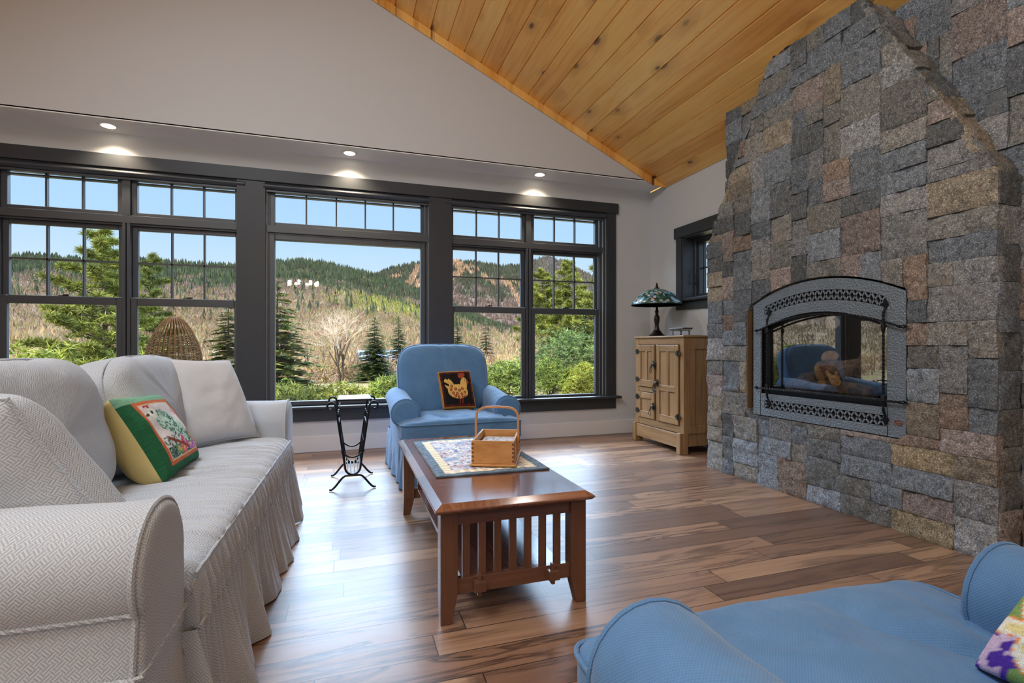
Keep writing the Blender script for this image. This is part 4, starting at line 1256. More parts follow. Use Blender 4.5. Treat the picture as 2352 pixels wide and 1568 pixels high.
# ---- blue slipcovered armchair, built once facing -y, front of seat at y = 0
def t_outline():
    pts = []
    raw = [(-.455, .0), (.455, .0), (.455, .215), (.335, .235), (.335, .73), (-.335, .73), (-.335, .235), (-.455, .215)]
    rad = [.05, .05, .03, .02, .05, .05, .02, .03]
    n = len(raw)
    for i in range(n):
        p = V((*raw[i], 0)); a = V((*raw[i - 1], 0)); b = V((*raw[(i + 1) % n], 0))
        r = rad[i]; pa = p + (a - p).normalized() * r; pb = p + (b - p).normalized() * r
        for k in range(6):
            t = k / 5; pts.append((pa.lerp(p, t)).lerp(p.lerp(pb, t), t))
    return pts
def resample(pts, step, closed=True):
    out = []; P_ = pts + ([pts[0]] if closed else [])
    for a, b in zip(P_, P_[1:]):
        n = max(1, int((b - a).length / step))
        out += [a.lerp(b, k / n) for k in range(n)]
    return out
def make_chair(label):
    ch = thing('armchair', label, 'armchair', (0, 0, 0))
    B = M['blue']
    # T cushion
    T = resample(t_outline(), .03)
    m = MB(); zc, hh = .392, .078; c = V((0, .12, 0)); N = len(T)
    prof = [(0, 1.0), (.2, 1.0), (.4, 1.0), (.6, .99), (.75, .97), (.86, .93), (.93, .87), (.97, .79), (.99, .7), (1.0, .55), (1.0, .0), (1.0, -.55), (.99, -.72), (.96, -.85), (.9, -.95), (.7, -1), (0, -1)]
    PROF = []
    for (a_, b_) in zip(prof, prof[1:]):
        nn = 4 if abs(b_[0] - a_[0]) > .1 else 1
        PROF += [(lerp(a_[0], b_[0], k / nn), lerp(a_[1], b_[1], k / nn)) for k in range(nn)]
    PROF.append(prof[-1])
    for (s, q) in PROF:
        for p in T:
            w = c + (p - c) * s
            cz_ = zc + hh * q
            if q > .5:
                cr = .03 * (1 - min(1, (abs(w.x) / .46) ** 2)) * (1 - min(1, ((w.y - .3) / .38) ** 2)) * s ** 0
                fo = 0
                for (fa, fb_, fc, fd, fw) in ((.30, .35, .05, .018, .022), (-.22, -.5, .3, .016, .03), (.10, .9, -.25, .015, .028), (-.34, .3, .1, .010, .02), (.22, -.2, .2, .008, .015), (.26, -.1, .25, .007, .012)):
                    fo += 1.7 * fd * math.exp(-((w.x - fa - (w.y - fc) * fb_ - .03 * math.sin(w.y * 9)) / fw) ** 2) * sst(.0, .2, w.y) 
                cz_ += cr + .012 * fbm(w.x * 5, w.y * 5, 3, 3) * (1 - s ** 6) - fo * (1 - s ** 5)
            m.v.append((w.x, w.y, cz_)); m.c.append((1, 1, 1))
    for j in range(len(PROF) - 1):
        for k in range(N): m.f.append((j * N + k, (j + 1) * N + k, (j + 1) * N + (k + 1) % N, j * N + (k + 1) % N))
    cu = m.build('seat_cushion', B, ch, smooth=True, ang=180)
    for z in (zc + hh * .72, zc - hh * .75):
        p = MB().tube([V((q.x, q.y, z)) + (q - c).normalized() * .002 for q in T], .005, 6, closed=True).build('piping', B, None, smooth=True); p.parent = cu
    # frame below the cushion, with skirt
    MB().box(-.43, .43, .05, .86, .12, .33).build('seat_base', B, ch, bevel=.02)
    path = resample([V((-.44, .03, 0)), V((.44, .03, 0)), V((.46, .88, 0)), V((-.46, .88, 0))], .012)
    N = len(path); m = MB(); NV = 10
    for j in range(NV + 1):
        v = j / NV
        for k, q in enumerate(path):
            d = V((q.x, q.y - .45, 0)).normalized()
            # inverted pleats at the corners plus soft waves
            cd = min((q - cc).length for cc in (V((-.44, .03, 0)), V((.44, .03, 0)), V((.46, .88, 0)), V((-.46, .88, 0))))
            fl = .015 * v + .012 * v * math.sin(k * .33) + .01 * v * nz(k * .11, 5) + .035 * v * math.exp(-(cd / .07) ** 2) - .02 * v * math.exp(-(cd / .018) ** 2)
            m.v.append(tuple(q + d * fl + V((0, 0, lerp(.32, .008, v))))); m.c.append((1, 1, 1))
    for j in range(NV):
        for k in range(N): m.f.append((j * N + k, (j + 1) * N + k, (j + 1) * N + (k + 1) % N, j * N + (k + 1) % N))
    sk = m.build('skirt', B, ch, smooth=True, ang=180)
    # rolled arms
    for s in (-1, 1):
        m = MB(); secs = []
        ys_ = [.185, .19, .20, .22, .30, .42, .54, .66, .80]
        for y in ys_:
            t = clamp((y - .185) / .55)
            q = {.185: .86, .19: .94, .20: .985}.get(y, 1.0)
            cz_ = .515 + .062 * sst(.1, 1, t); r = lerp(.108, .085, t)
            cxx = .402
            pr = [(.455, .03), (.458, .20), (.450, .36), (.452, .42)]
            for k in range(17):
                a = math.radians(-38 + (218 + 6) * k / 16)
                pr.append((cxx + r * math.cos(a), cz_ + r * math.sin(a)))
            pr += [(.318, .43), (.318, .30), (.32, .03)]
            mx = V((.39, .40))
            secs.append([(s * (.39 + (x - .39) * q), y, .40 + (z - .40) * q if z > .25 else z) for x, z in pr])
        n = len(secs[0]); 
        for sec in secs:
            for p in sec: m.v.append(p); m.c.append((1, 1, 1))
        for j in range(len(secs) - 1):
            for k in range(n - 1):
                q = (j * n + k, (j + 1) * n + k, (j + 1) * n + k + 1, j * n + k + 1)
                m.f.append(q if s < 0 else q[::-1])
        cap = tuple(range(n)); m.f.append(cap if s > 0 else cap[::-1])
        cap = tuple((len(secs) - 1) * n + k for k in range(n)); m.f.append(cap[::-1] if s > 0 else cap)
        ar = m.build('arm', B, ch, smooth=True, ang=60)
        p = MB().tube([V(q) + V((0, -.001, 0)) for q in secs[2][3:22]], .0052, 6).build('piping', B, None, smooth=True); p.parent = ar
    # back cushion with rounded shoulders
    tilt = math.radians(14)
    ez = V((0, math.sin(tilt), math.cos(tilt))); n_ = V((0, -math.cos(tilt), math.sin(tilt)))
    f = sell(.392, .315, 4.5)
    def rim(t):
        x, z = f(t)
        if z < 0: x *= 1 - .16 * (z / .315) ** 2
        return V((x, 0, 0)) + ez * z
    cb = V((0, .785, .708))
    def post(p, cr, sr):
        t = (p - cb).dot(ez)
        g = 0
        if sr > 0 and t > .12:
            for xg_ in (-.27, -.02, .06, .27, -.33):
                g -= .012 * math.exp(-((p.x - xg_) / .012) ** 2) * sst(.12, .31, t)
        return p + n_ * (g + .008 * fbm(p.x * 5, p.y * 5, p.z * 5, 2) * (1 if sr > 0 else 0))
    bk_ = MB().puff(rim, cb, n_, .115, 96, 30, .22, .5, .15, post).build('back_cushion', B, ch, smooth=True, ang=180)
    p = MB().tube([cb + rim(2 * PI * k / 96) * 1.0 + n_ * .055 for k in range(96)], .006, 6, closed=True).build('piping', B, None, smooth=True); p.parent = bk_
    return ch
chair = make_chair('blue slipcovered armchair with a hooked hen pillow, in front of the windows')
chair.location = (.828, 3.63, 0); chair.rotation_euler = (0, 0, math.radians(1.5))
chair['group'] = 'matching blue armchairs'
ch2 = dup(chair, (.862, .872, 0), PI - .03, 'blue slipcovered armchair seen from behind its seat, across the coffee table from the window chair')
# ------------------------------------------------------------------ sofa
sofa = thing('sofa', 'long pale grey slipcovered sofa with rolled arms and a gathered skirt', 'sofa', (-.33, 2.3, 0), -.022)
SB = M['sofa']
YA, YB_ = 1.415, 3.255; YM = 2.40
def seat_grid(ya, yb):
    prof = [(-1.0, .44), (-.92, .462), (-.8, .474), (-.68, .482), (-.58, .486), (-.50, .487), (-.44, .486), (-.40, .483), (-.37, .478), (-.352, .470), (-.341, .461), (-.334, .452), (-.331, .444), (-.328, .43), (-.327, .41), (-.326, .39), (-.326, .37), (-.325, .35), (-.324, .325), (-.36, .32), (-1.0, .32)]
    n = len(prof) - 1
    def fn(u, v):
        y = lerp(ya, yb, u); s = v * n; i = min(n - 1, int(s)); f = s - i
        x = lerp(prof[i][0], prof[i + 1][0], f); z = lerp(prof[i][1], prof[i + 1][1], f)
        e = min(y - ya, yb - y)
        if z > .44 and s < 12:
            w = sst(-.95, -.42, x)
            r = 1 - abs(nz(y * 15 + .6 * nz(x * 3, y * 2), x * 1.6, 4)) * 2.0
            r2 = 1 - abs(nz(y * 34, x * 3.0, 8)) * 2
            cr1 = max(0, 1 - abs(nz(y * 11 + .8 * nz(x * 2.5, y * 2), x * 1.3, 4)) * 4.5) ** 2; cr2 = max(0, 1 - abs(nz(y * 26, x * 2.2, 8)) * 4) ** 2
            z += (.010 * (r - .4) - .013 * cr1 - .007 * cr2 * w) * (.35 + .65 * w)
            z -= .030 * math.exp(-(e / .022) ** 2)
            z += .014 * math.sin(PI * clamp((y - ya) / (yb - ya))) 
        if i >= 11 and i < 18:
            fall = clamp((.455 - z) / .06)
            x += .011 * math.sin(y * 125 + 5 * nz(y * 9, 1)) * fall * (.7 + .6 * nz(y * 20, z * 5)) - .014 * math.exp(-(e / .012) ** 2) + .006 * fall
        return (x, y, z)
    m = MB().grid(fn, 260, 80)
    for u, s in ((0, 1), (1, -1)):
        ring = [fn(u, j / 80) for j in range(81)]
        o = len(m.v); m.v.extend(ring); m.c.extend([(1, 1, 1)] * 81); m.f.append(tuple(o + j for j in range(81))[::-s])
    return m
for k, (ya, yb) in enumerate(((YA, YM), (YM, YB_))):
    sc_ = seat_grid(ya, yb).build('seat_cushion', SB, sofa, smooth=True, ang=180)
    pts = []
    for q in range(81):
        y = lerp(ya + .012, yb - .012, q / 80)
        pts.append((-.334, y, .457 + .003 * nz(y * 20)))
    p = MB().tube(pts, .0045, 6).build('piping', SB, None, smooth=True); p.parent = sc_
# gathered front skirt and plain side skirts
def skirt(pts, z0, z1, nrm, amp, gath, seed):
    N = len(pts); NV = 16; m = MB()
    acc = 0; S_ = [0]
    for a, b in zip(pts, pts[1:]): acc += (b - a).length; S_.append(acc)
    for j in range(NV + 1):
        v = j / NV
        for k, q in enumerate(pts):
            s = S_[k]
            o_ = amp * (v ** 1.1) * (math.sin(s * 21 + 2.5 * nz(s * 3, seed)) + .6 * math.sin(s * 47 + seed) * (1 - .3 * v)) + gath * (1 - v) * math.sin(s * 150 + 5 * nz(s * 8, seed)) + .055 * v
            p = q + V(nrm(k)) * o_
            m.v.append((p.x, p.y, lerp(z0, z1, v))); m.c.append((1, 1, 1))
    for j in range(NV):
        for k in range(N - 1): m.f.append((j * N + k, (j + 1) * N + k, (j + 1) * N + k + 1, j * N + k + 1))
    return m
fp = [V((-.42 + .088 * k / 14, YA - .022, 0)) for k in range(14)] + [V((-.332, YA - .02 + (YB_ - YA + .04) * k / 420, 0)) for k in range(421)]
skirt(fp, .335, .006, lambda k: (1, 0, 0), .030, .010, 3.0).build('front_skirt', SB, sofa, smooth=True, ang=180)
MB().tube([(-.322, y, .332) for y in [YA + (YB_ - YA) * k / 60 for k in range(61)]], .005, 6).build('skirt_piping', SB, sofa, smooth=True)
for s, yo, yi in ((1, 1.150, 1.425), (-1, 3.520, 3.245)):
    sk = [V((-1.30 + (1.30 - .372) * k / 120, yo, 0)) for k in range(121)]
    m = skirt(sk, .375, .006, lambda k: (0, -s, 0), .010, .0, 9.0 * s)
    fr = [V((-.362, lerp(yo + s * .004, yi, k / 50), 0)) for k in range(51)]
    m.build('side_skirt', SB, sofa, smooth=True, ang=180)
    skirt(fr, .375, .006, lambda k: (1, 0, 0), .014, .0, 5.5).build('arm_skirt', SB, sofa, smooth=True, ang=180)
    # twisted cord along the top of the skirt
    cp = [V((-1.30 + .94 * k / 100, yo - s * .006, .378)) for k in range(101)] + [V((-.352, lerp(yo, yi, k / 20), .378 + .012 * k / 20)) for k in range(21)]
    MB().tube(cp, .006, 5, twist=.5).build('skirt_cord', SB, sofa, smooth=True)
    # arm
    yc = 1.282 if s > 0 else 3.388; r0 = .133
    m = MB(); secs = []
    for x, q in ((-.350, .80), (-.352, .90), (-.358, .965), (-.37, 1.0), (-.45, 1.0), (-.6, 1.0), (-.75, 1.0), (-.9, 1.0), (-1.05, 1.0), (-1.2, 1.0), (-1.3, 1.0)):
        pr = [(-.134, .36), (-.122, .44), (-.116, .49)]
        for k in range(22):
            a = math.radians(208 - 216 * k / 21)
            pr.append((r0 * math.cos(a) * 1.02, .553 + r0 * .985 * math.sin(a) + .006 * nz(x * 5, k * .2)))
        pr += [(.136, .50), (.138, .42), (.138, .36)]
        secs.append([(x, yc + s * (y * q), .50 + (z - .50) * q if z > .45 else z) for y, z in pr])
    n = len(secs[0])
    for sec in secs:
        for p in sec: m.v.append(p); m.c.append((1, 1, 1))
    for j in range(len(secs) - 1):
        for k in range(n - 1):
            q = (j * n + k, j * n + k + 1, (j + 1) * n + k + 1, (j + 1) * n + k)
            m.f.append(q if s > 0 else q[::-1])
    m.f.append(tuple(range(n)) if s < 0 else tuple(range(n))[::-1])
    ar = m.build('arm', SB, sofa, smooth=True, ang=50)
    p = MB().tube([V((-.366, q[1] - s * (.003 if i < 14 else -.003), q[2])) for i, q in enumerate(secs[3])], .0062, 6).build('piping', SB, None, smooth=True); p.parent = ar
    cd = MB().tube([V((-1.3 + .93 * k / 110, yc - s * (.121), .496)) for k in range(111)], .0065, 5, twist=.5)
    p = cd.build('cord', SB, None, smooth=True); p.parent = ar
# back frame and two loose back cushions
def bk(u, v):
    y = lerp(1.14, 3.53, u)
    pr = [(-1.30, .0), (-1.315, .5), (-1.30, .84), (-1.26, .905), (-1.20, .925), (-1.12, .918), (-1.06, .89), (-1.04, .82), (-1.02, .5), (-1.02, .3)]
    s = v * (len(pr) - 1); i = min(len(pr) - 2, int(s)); f = s - i
    e = min(y - 1.14, 3.53 - y)
    z = lerp(pr[i][1], pr[i + 1][1], f)
    if z > .6: z -= .12 * (1 - sst(0, .25, e)) ** 2
    return (lerp(pr[i][0], pr[i + 1][0], f), y, z)
bm_ = MB().grid(bk, 60, 54)
for u, s in ((0, 1), (1, -1)):
    ring = [bk(u, j / 54) for j in range(55)]
    o_ = len(bm_.v); bm_.v.extend(ring); bm_.c.extend([(1, 1, 1)] * 55); bm_.f.append(tuple(o_ + j for j in range(55))[::s])
bm_.build('back', SB, sofa, smooth=True, ang=180)
MB().box(-1.25, -.40, 1.20, 3.46, .05, .36).build('seat_base', SB, sofa)
def bcush(yc, hwid, seed, xc=-.955, hz=.262, zc=.722):
    t = math.radians(13); ez = V((-math.sin(t), 0, math.cos(t))); n = V((math.cos(t), 0, math.sin(t)))
    f = sell(hwid, hz, 4)
    c = V((xc, yc, zc))
    def rim(a):
        y, z = f(a); return V((0, y, 0)) + ez * z
    def post(p, cr, sr):
        w = 0
        if sr > 0:
            d = abs(p.y - yc) / hwid
            w = .010 * fbm(p.x * 5 + seed, p.y * 5, p.z * 5, 3) + .008 * (1 - abs(nz(p.y * 9 + p.z * 6, p.z * 3, seed)) * 2) * d
        return p + n * w + ez * (.012 * fbm(p.y * 6, seed, 0, 2) * max(0, (p - c).dot(ez) / hz) )
    o = MB().puff(rim, c, n, .125, 110, 34, .22, .55, .3, post).build('back_cushion', SB, sofa, smooth=True, ang=180)
    p = MB().tube([c + rim(2 * PI * k / 110) * 1.0 + n * .06 for k in range(110)], .005, 6, closed=True).build('piping', SB, None, smooth=True); p.parent = o
bcush(1.842, .432, 2.0, hz=.262, zc=.708)
bcush(2.835, .436, 6.0, hz=.258, zc=.704)

# ------------------------------------------------------------------ cushions
pillow('throw_pillow', 'grey throw pillow in a key-pattern weave, leaning on the near sofa arm',
       [(-1.12, 1.47, .915), (-.690, 1.365, .905), (-.465, 1.45, .505), (-.96, 1.58, .492)], .10, SB, SB, pipe=(SB, .0055), back_ratio=1.55, pinch=.06, edge=.6, plump=.55)
pillow('throw_pillow', 'plain pale grey throw pillow leaning on the far sofa arm',
       [(-.93, 3.03, .955), (-.63, 3.235, .935), (-.475, 3.20, .500), (-.775, 2.93, .500)], .085, M['pillow_white'], M['pillow_white'], pipe=(M['pillow_white'], .004), pinch=.05)
def bird_col(u, v):
    x, y = u, v
    n = nz(x * 40, y * 40) ; n2 = fbm(x * 22, y * 22, 3, 3)
    e = min(x, 1 - x, y, 1 - y)
    def c(r, g, b, k=.12): 
        q = 1 + k * n; return tuple(s2l(clamp(t * q, 0, 255)) for t in (r, g, b))
    if e < .105: return c(38, 96, 62) if (y < .9) else c(120, 170, 140)
    if e < .145: return c(196, 104, 66)
    if e < .165: return c(216, 186, 150)
    # long-tailed bird
    def ell(cx, cy, a, b, th):
        dx, dy = x - cx, y - cy; ct, s_ = math.cos(th), math.sin(th)
        return ((dx * ct + dy * s_) / a) ** 2 + ((-dx * s_ + dy * ct) / b) ** 2
    b1 = ell(.50, .58, .24, .15, -.5); b2 = ell(.30, .73, .075, .065, 0); b3 = ell(.66, .42, .2, .085, -.9)
    bk_ = ell(.205, .72, .045, .016, .2)
    if b2 < 1: return c(232, 236, 226) if ell(.29, .74, .02, .02, 0) > 1 else c(30, 34, 30)
    if bk_ < 1: return c(70, 62, 48)
    if b1 < 1 or b3 < 1:
        f = math.sin(34 * math.hypot(x - .38, y - .5) + 5 * n2)
        return c(58, 104, 88) if f > .55 else c(148, 200, 178) if f > -.2 else c(196, 224, 210)
    if abs((y - .36) + .55 * (x - .38) ) < .022 and .28 < x < .66: return c(140, 62, 40)
    for (fx, fy, r, col) in ((.60, .30, .085, (196, 84, 140)), (.72, .24, .08, (176, 108, 186)), (.50, .22, .07, (206, 100, 96)), (.80, .34, .075, (210, 110, 80)), (.26, .86, .055, (170, 64, 60)), (.40, .24, .055, (120, 150, 90)), (.84, .2, .06, (206, 140, 190)), (.84, .7, .05, (190, 150, 190))):
        d = math.hypot(x - fx, y - fy) + .012 * math.sin(6 * math.atan2(y - fy, x - fx))
        if d < r: return c(*(col if d > r * .35 else (226, 190, 120)), .2)
    if y < .42 and n2 > .05: return c(74, 118, 92)
    if y < .30 and n2 < -.05: return c(40, 72, 62)
    return c(222, 216, 214, .05)
pillow('needlepoint_pillow', 'needlepoint pillow with a green border, a bird and a yellow back, on the sofa',
       [(-.842, 2.255, .818), (-.818, 2.655, .795), (-.665, 2.70, .490), (-.675, 2.285, .486)], .062, M['stitch'], M['yellow_cloth'], bird_col, res=120, back_ratio=2.3, edge=.5, pinch=.05)
def hen_col(u, v):
    x, y = u, v; n = nz(x * 45, y * 45)
    def c(r, g, b, k=.22):
        q = 1 + k * n; return tuple(s2l(clamp(t * q, 0, 255)) for t in (r, g, b))
    e = min(x, 1 - x, y, 1 - y)
    if e < .03: return c(176, 124, 52)
    if e < .085: return c(98, 34, 26) if nz(x * 25, y * 25, 5) > -.1 else c(28, 20, 18)
    def ell(cx, cy, a, b, th=0):
        dx, dy = x - cx, y - cy; ct, s_ = math.cos(th), math.sin(th)
        return ((dx * ct + dy * s_) / a) ** 2 + ((-dx * s_ + dy * ct) / b) ** 2
    head = ell(.74, .70, .075, .085); neck = ell(.70, .58, .10, .19, -.15); body = ell(.50, .42, .30, .19, -.15); tail = ell(.28, .60, .12, .20, .6)
    cut = tail < 1 and math.sin(36 * (y + .6 * x)) > .35 and x < .26
    if ell(.765, .715, .012, .016) < 1: return c(20, 14, 12)
    if ell(.66, .84, .085, .075) < 1 or ell(.74, .86, .05, .055) < 1: return c(150, 66, 44)
    if ell(.835, .655, .035, .06) < 1: return c(150, 60, 40)
    if (head < 1 or neck < 1 or body < 1 or tail < 1) and not cut and not (y > .60 and .40 < x < .60 and neck > 1):
        for (sx, sy) in ((.30, .47), (.36, .38), (.44, .48), (.47, .36), (.55, .44), (.60, .34), (.64, .48), (.70, .38), (.50, .27), (.62, .25), (.34, .56), (.70, .27), (.41, .30)):
            d = math.hypot(x - sx, y - sy)
            if d < .042: return c(140, 66, 40) if d > .014 else c(196, 140, 80)
        return c(206, 168, 92)
    if y < .24 and (abs(x - .52) < .02 or abs(x - .60) < .02) and y > .10: return c(110, 40, 30)
    return c(24, 20, 20)
pillow('hen_pillow', 'small dark hooked pillow picturing a spotted hen, on the blue armchair by the windows',
       [(.722, 4.205, .79), (.998, 4.20, .80), (1.018, 4.05, .500), (.745, 4.05, .497)], .05, M['stitch'], M['gold_cloth'], hen_col, res=110, back_ratio=1.5, edge=.4, pinch=.02)
def floral_col(u, v):
    n = fbm(u * 5, v * 5, 2, 3); w = nz(u * 60, v * 60)
    x = u + .03 * nz(u * 9, v * 9, 1); y = v + .03 * nz(u * 9, v * 9, 7)
    def c(r, g, b): 
        q = 1 + .12 * w; return tuple(s2l(clamp(t * q, 0, 255)) for t in (r, g, b))
    best = None
    for (fx, fy, R, k) in ((.25, .72, .2, 0), (.70, .78, .2, 0), (.48, .42, .2, 1), (.15, .28, .20, 0), (.82, .36, .19, 0), (.5, .95, .14, 1), (.05, .55, .13, 1), (.62, .12, .16, 0), (.97, .62, .14, 1)):
        d = math.hypot(x - fx, y - fy); a = math.atan2(y - fy, x - fx)
        pet = R * (.72 + .28 * math.cos(5 * a + fx * 9))
        if d < pet:
            if d < R * .18: return c(226, 128, 60)
            if abs(d - pet) < .012: return c(236, 150, 84) if k != 2 else c(170, 120, 190)
            return (c(240, 226, 160) if d < pet * .6 else c(246, 240, 222)) if k == 0 else (c(238, 214, 130) if k == 1 else c(206, 170, 214))
    if n > .12: return c(132, 164, 96)
    if n < -.25: return c(216, 190, 216)
    return c(86, 54, 164)
pillow('floral_pillow', 'bright purple and yellow floral pillow on a blue armchair seat',
       [(1.10, .44, .812), (1.14, .07, .812), (1.0, .12, .50), (.98, .55, .492)], .08, M['stitch'], M['stitch'], floral_col, floral_col, res=90, edge=.5)
def rnd_dir(r):
    a = r.random() * 2 * PI; z = r.uniform(-1, 1); q = math.sqrt(1 - z * z)
    return V((q * math.cos(a), q * math.sin(a), z))
# ------------------------------------------------------------------ outdoors: ground, hills, trees
NEAR = [(-2.8, .12), (-1.6, .15), (-0.75, .118), (-0.5923, 0.1273), (-0.5141, 0.1334), (-0.4815, 0.1393), (-0.448, 0.1383), (-0.4019, 0.1358), (-0.3419, 0.1381), (-0.2792, 0.1384), (-0.2335, 0.1369), (-0.1863, 0.1361), (-0.1445, 0.1459), (-0.116, 0.1497), (-0.0796, 0.1555), (-0.0422, 0.151), (0.0039, 0.1435), (0.0514, 0.1324), (0.084, 0.1262), (0.134, 0.1069), (0.2034, 0.0813), (0.2758, 0.0473), (0.4006, 0.0128), (.75, .008)]
SKI = [(-.3, .03), (-0.027, 0.0836), (0.0514, 0.1341), (0.084, 0.149), (0.134, 0.1616), (0.2043, 0.1687), (0.2574, 0.1679), (0.3038, 0.163), (0.3486, 0.167), (0.3759, 0.1776), (0.4076, 0.1876), (0.441, 0.181), (0.477, 0.1658), (0.5245, 0.1469), (0.6691, 0.1029), (.8, .09)]
TRAILS = [([(0.2043, 0.1681), (0.223, 0.1477), (0.2034, 0.1363), (0.1945, 0.127)], .0055), ([(0.2149, 0.1668), (0.2437, 0.146)], .0035), ([(0.241, 0.1592), (0.2574, 0.1519)], .0025),
          ([(0.134, 0.1505), (0.1214, 0.1235), (0.1113, 0.112)], .0055), ([(0.1408, 0.1311), (0.1273, 0.1)], .005), ([(0.0758, 0.1234), (0.1005, 0.1362)], .0025),
          ([(0.2647, 0.1415), (0.2832, 0.1298), (0.2907, 0.1229)], .0035), ([(0.3038, 0.1333), (0.3227, 0.125), (0.3323, 0.1099), (0.3486, 0.0831)], .0045), ([(0.3323, 0.1317), (0.3515, 0.1233)], .0025)]
EYE = 1.02
YN0, YN1 = 60.0, 900.0
def ground_z(x, y):
    """meadow falling away from the house"""
    return -.62 - .9 * sst(16, 60, y) + .10 * fbm(x * .12, y * .12, 0, 3)
def near_z(k, y):
    t = clamp((y - YN0) / (YN1 - YN0))
    zr = EYE + YN1 * (interp(NEAR, k) - .004)
    z = lerp(-1.6, zr, t ** 1.45)
    return z + 14 * fbm(k * y * .006, y * .006, 3, 4) * t * (1 - .75 * t)
def earth_mat(name, rough=.95, sc=.9):
    t = NT(name); P = t.pos()
    n = t.noise(P, sc, 5, .7); 
    col = t.mix(1.0, t.attr(), t.ramp(n, [(.3, .42), (.5, .68), (.7, 1.0)]), 'MULTIPLY')
    return t.done(col, rough, 0, .05)
TAN, BARE, PURP, GRN, YGR = (.42, .32, .20), (.33, .24, .17), (.26, .19, .155), (.06, .08, .04), (.40, .38, .11)
def hill_col(k, y):
    t = (y - YN0) / (YN1 - YN0)
    n = fbm(k * 14, y * .012, 1, 4); n2 = fbm(k * 30, y * .03, 6, 3)
    c = mixc(TAN, BARE, sst(.0, .35, t + .2 * n)); c = mixc(c, PURP, sst(.3, .6, t + .2 * n))
    g = math.exp(-((k - .10) / .10) ** 2) * math.exp(-((t - .42) / .16) ** 2)
    c = mixc(c, YGR, clamp(g * 1.5 + .5 * n * g))
    c = mixc(c, GRN, sst(.60, .80, t + .25 * n + .08 * n2))
    return c
m = MB()
def hfn(u, v):
    k = lerp(-2.8, .75, u); y = YN0 * (YN1 / YN0) ** v
    return (k * y, y, near_z(k, y))
m.grid(hfn, 420, 90, colfn=lambda u, v: hill_col(lerp(-2.8, .75, u), YN0 * (YN1 / YN0) ** v))
struct(m.build('hill', earth_mat('hill_earth', sc=.08), smooth=True), 'wooded hillside across the valley', 'hill')
def ski_z(k, y):
    t = (y - 1500) / 1300
    return lerp(-20, EYE + 2800 * interp(SKI, k), clamp(t) ** .9) + 60 * fbm(k * y * .0016, y * .0016, 9, 4) * t * (1 - t)
def ski_col(k, y):
    z = ski_z(k, y); s = (z - EYE) / y
    n = fbm(k * 22, y * .006, 2, 4); n2 = fbm(k * 70, y * .02, 6, 3)
    q = s / max(.02, interp(SKI, k))
    c = mixc((.20, .145, .125), (.075, .085, .055), sst(.5, .8, q + .35 * n))
    if k > .36: c = mixc(c, (.17, .15, .14), sst(.36, .4, k) * .8)
    c = tuple(x * (1 + .25 * n2) for x in c)
    for pts, w in TRAILS:
        for (a, b), (a2, b2) in zip(pts, pts[1:]):
            dx, dy = a2 - a, b2 - b; L2 = dx * dx + dy * dy
            f = clamp(((k - a) * dx + (s - b) * dy) / L2)
            d = math.hypot(k - a - f * dx, s - b - f * dy) * (1 + .35 * n2)
            if d < w: return (.40, .26, .165)
    return c
m = MB()
m.grid(lambda u, v: (lambda k, y: (k * y, y, ski_z(k, y)))(lerp(-.3, .8, u), lerp(1500, 2900, v)), 460, 260, colfn=lambda u, v: ski_col(lerp(-.3, .8, u), lerp(1500, 2900, v)))
struct(m.build('mountain', earth_mat('mountain_earth', sc=.02), smooth=True), 'distant mountain with pale ski trails', 'mountain')
m = MB()
def mcol(u, v):
    n = fbm(u * 40, v * 30, 2, 4)
    return mixc((.44, .30, .18), (.30, .30, .12), sst(-.1, .25, n))
m.grid(lambda u, v: (lambda x, y: (x, y, ground_z(x, y)))(lerp(-160, 60, u), 5.4 + 62 * v ** 1.6), 190, 80, colfn=mcol)
struct(m.build('ground', earth_mat('meadow', sc=9), smooth=True), 'dry spring meadow outside the windows', 'ground')

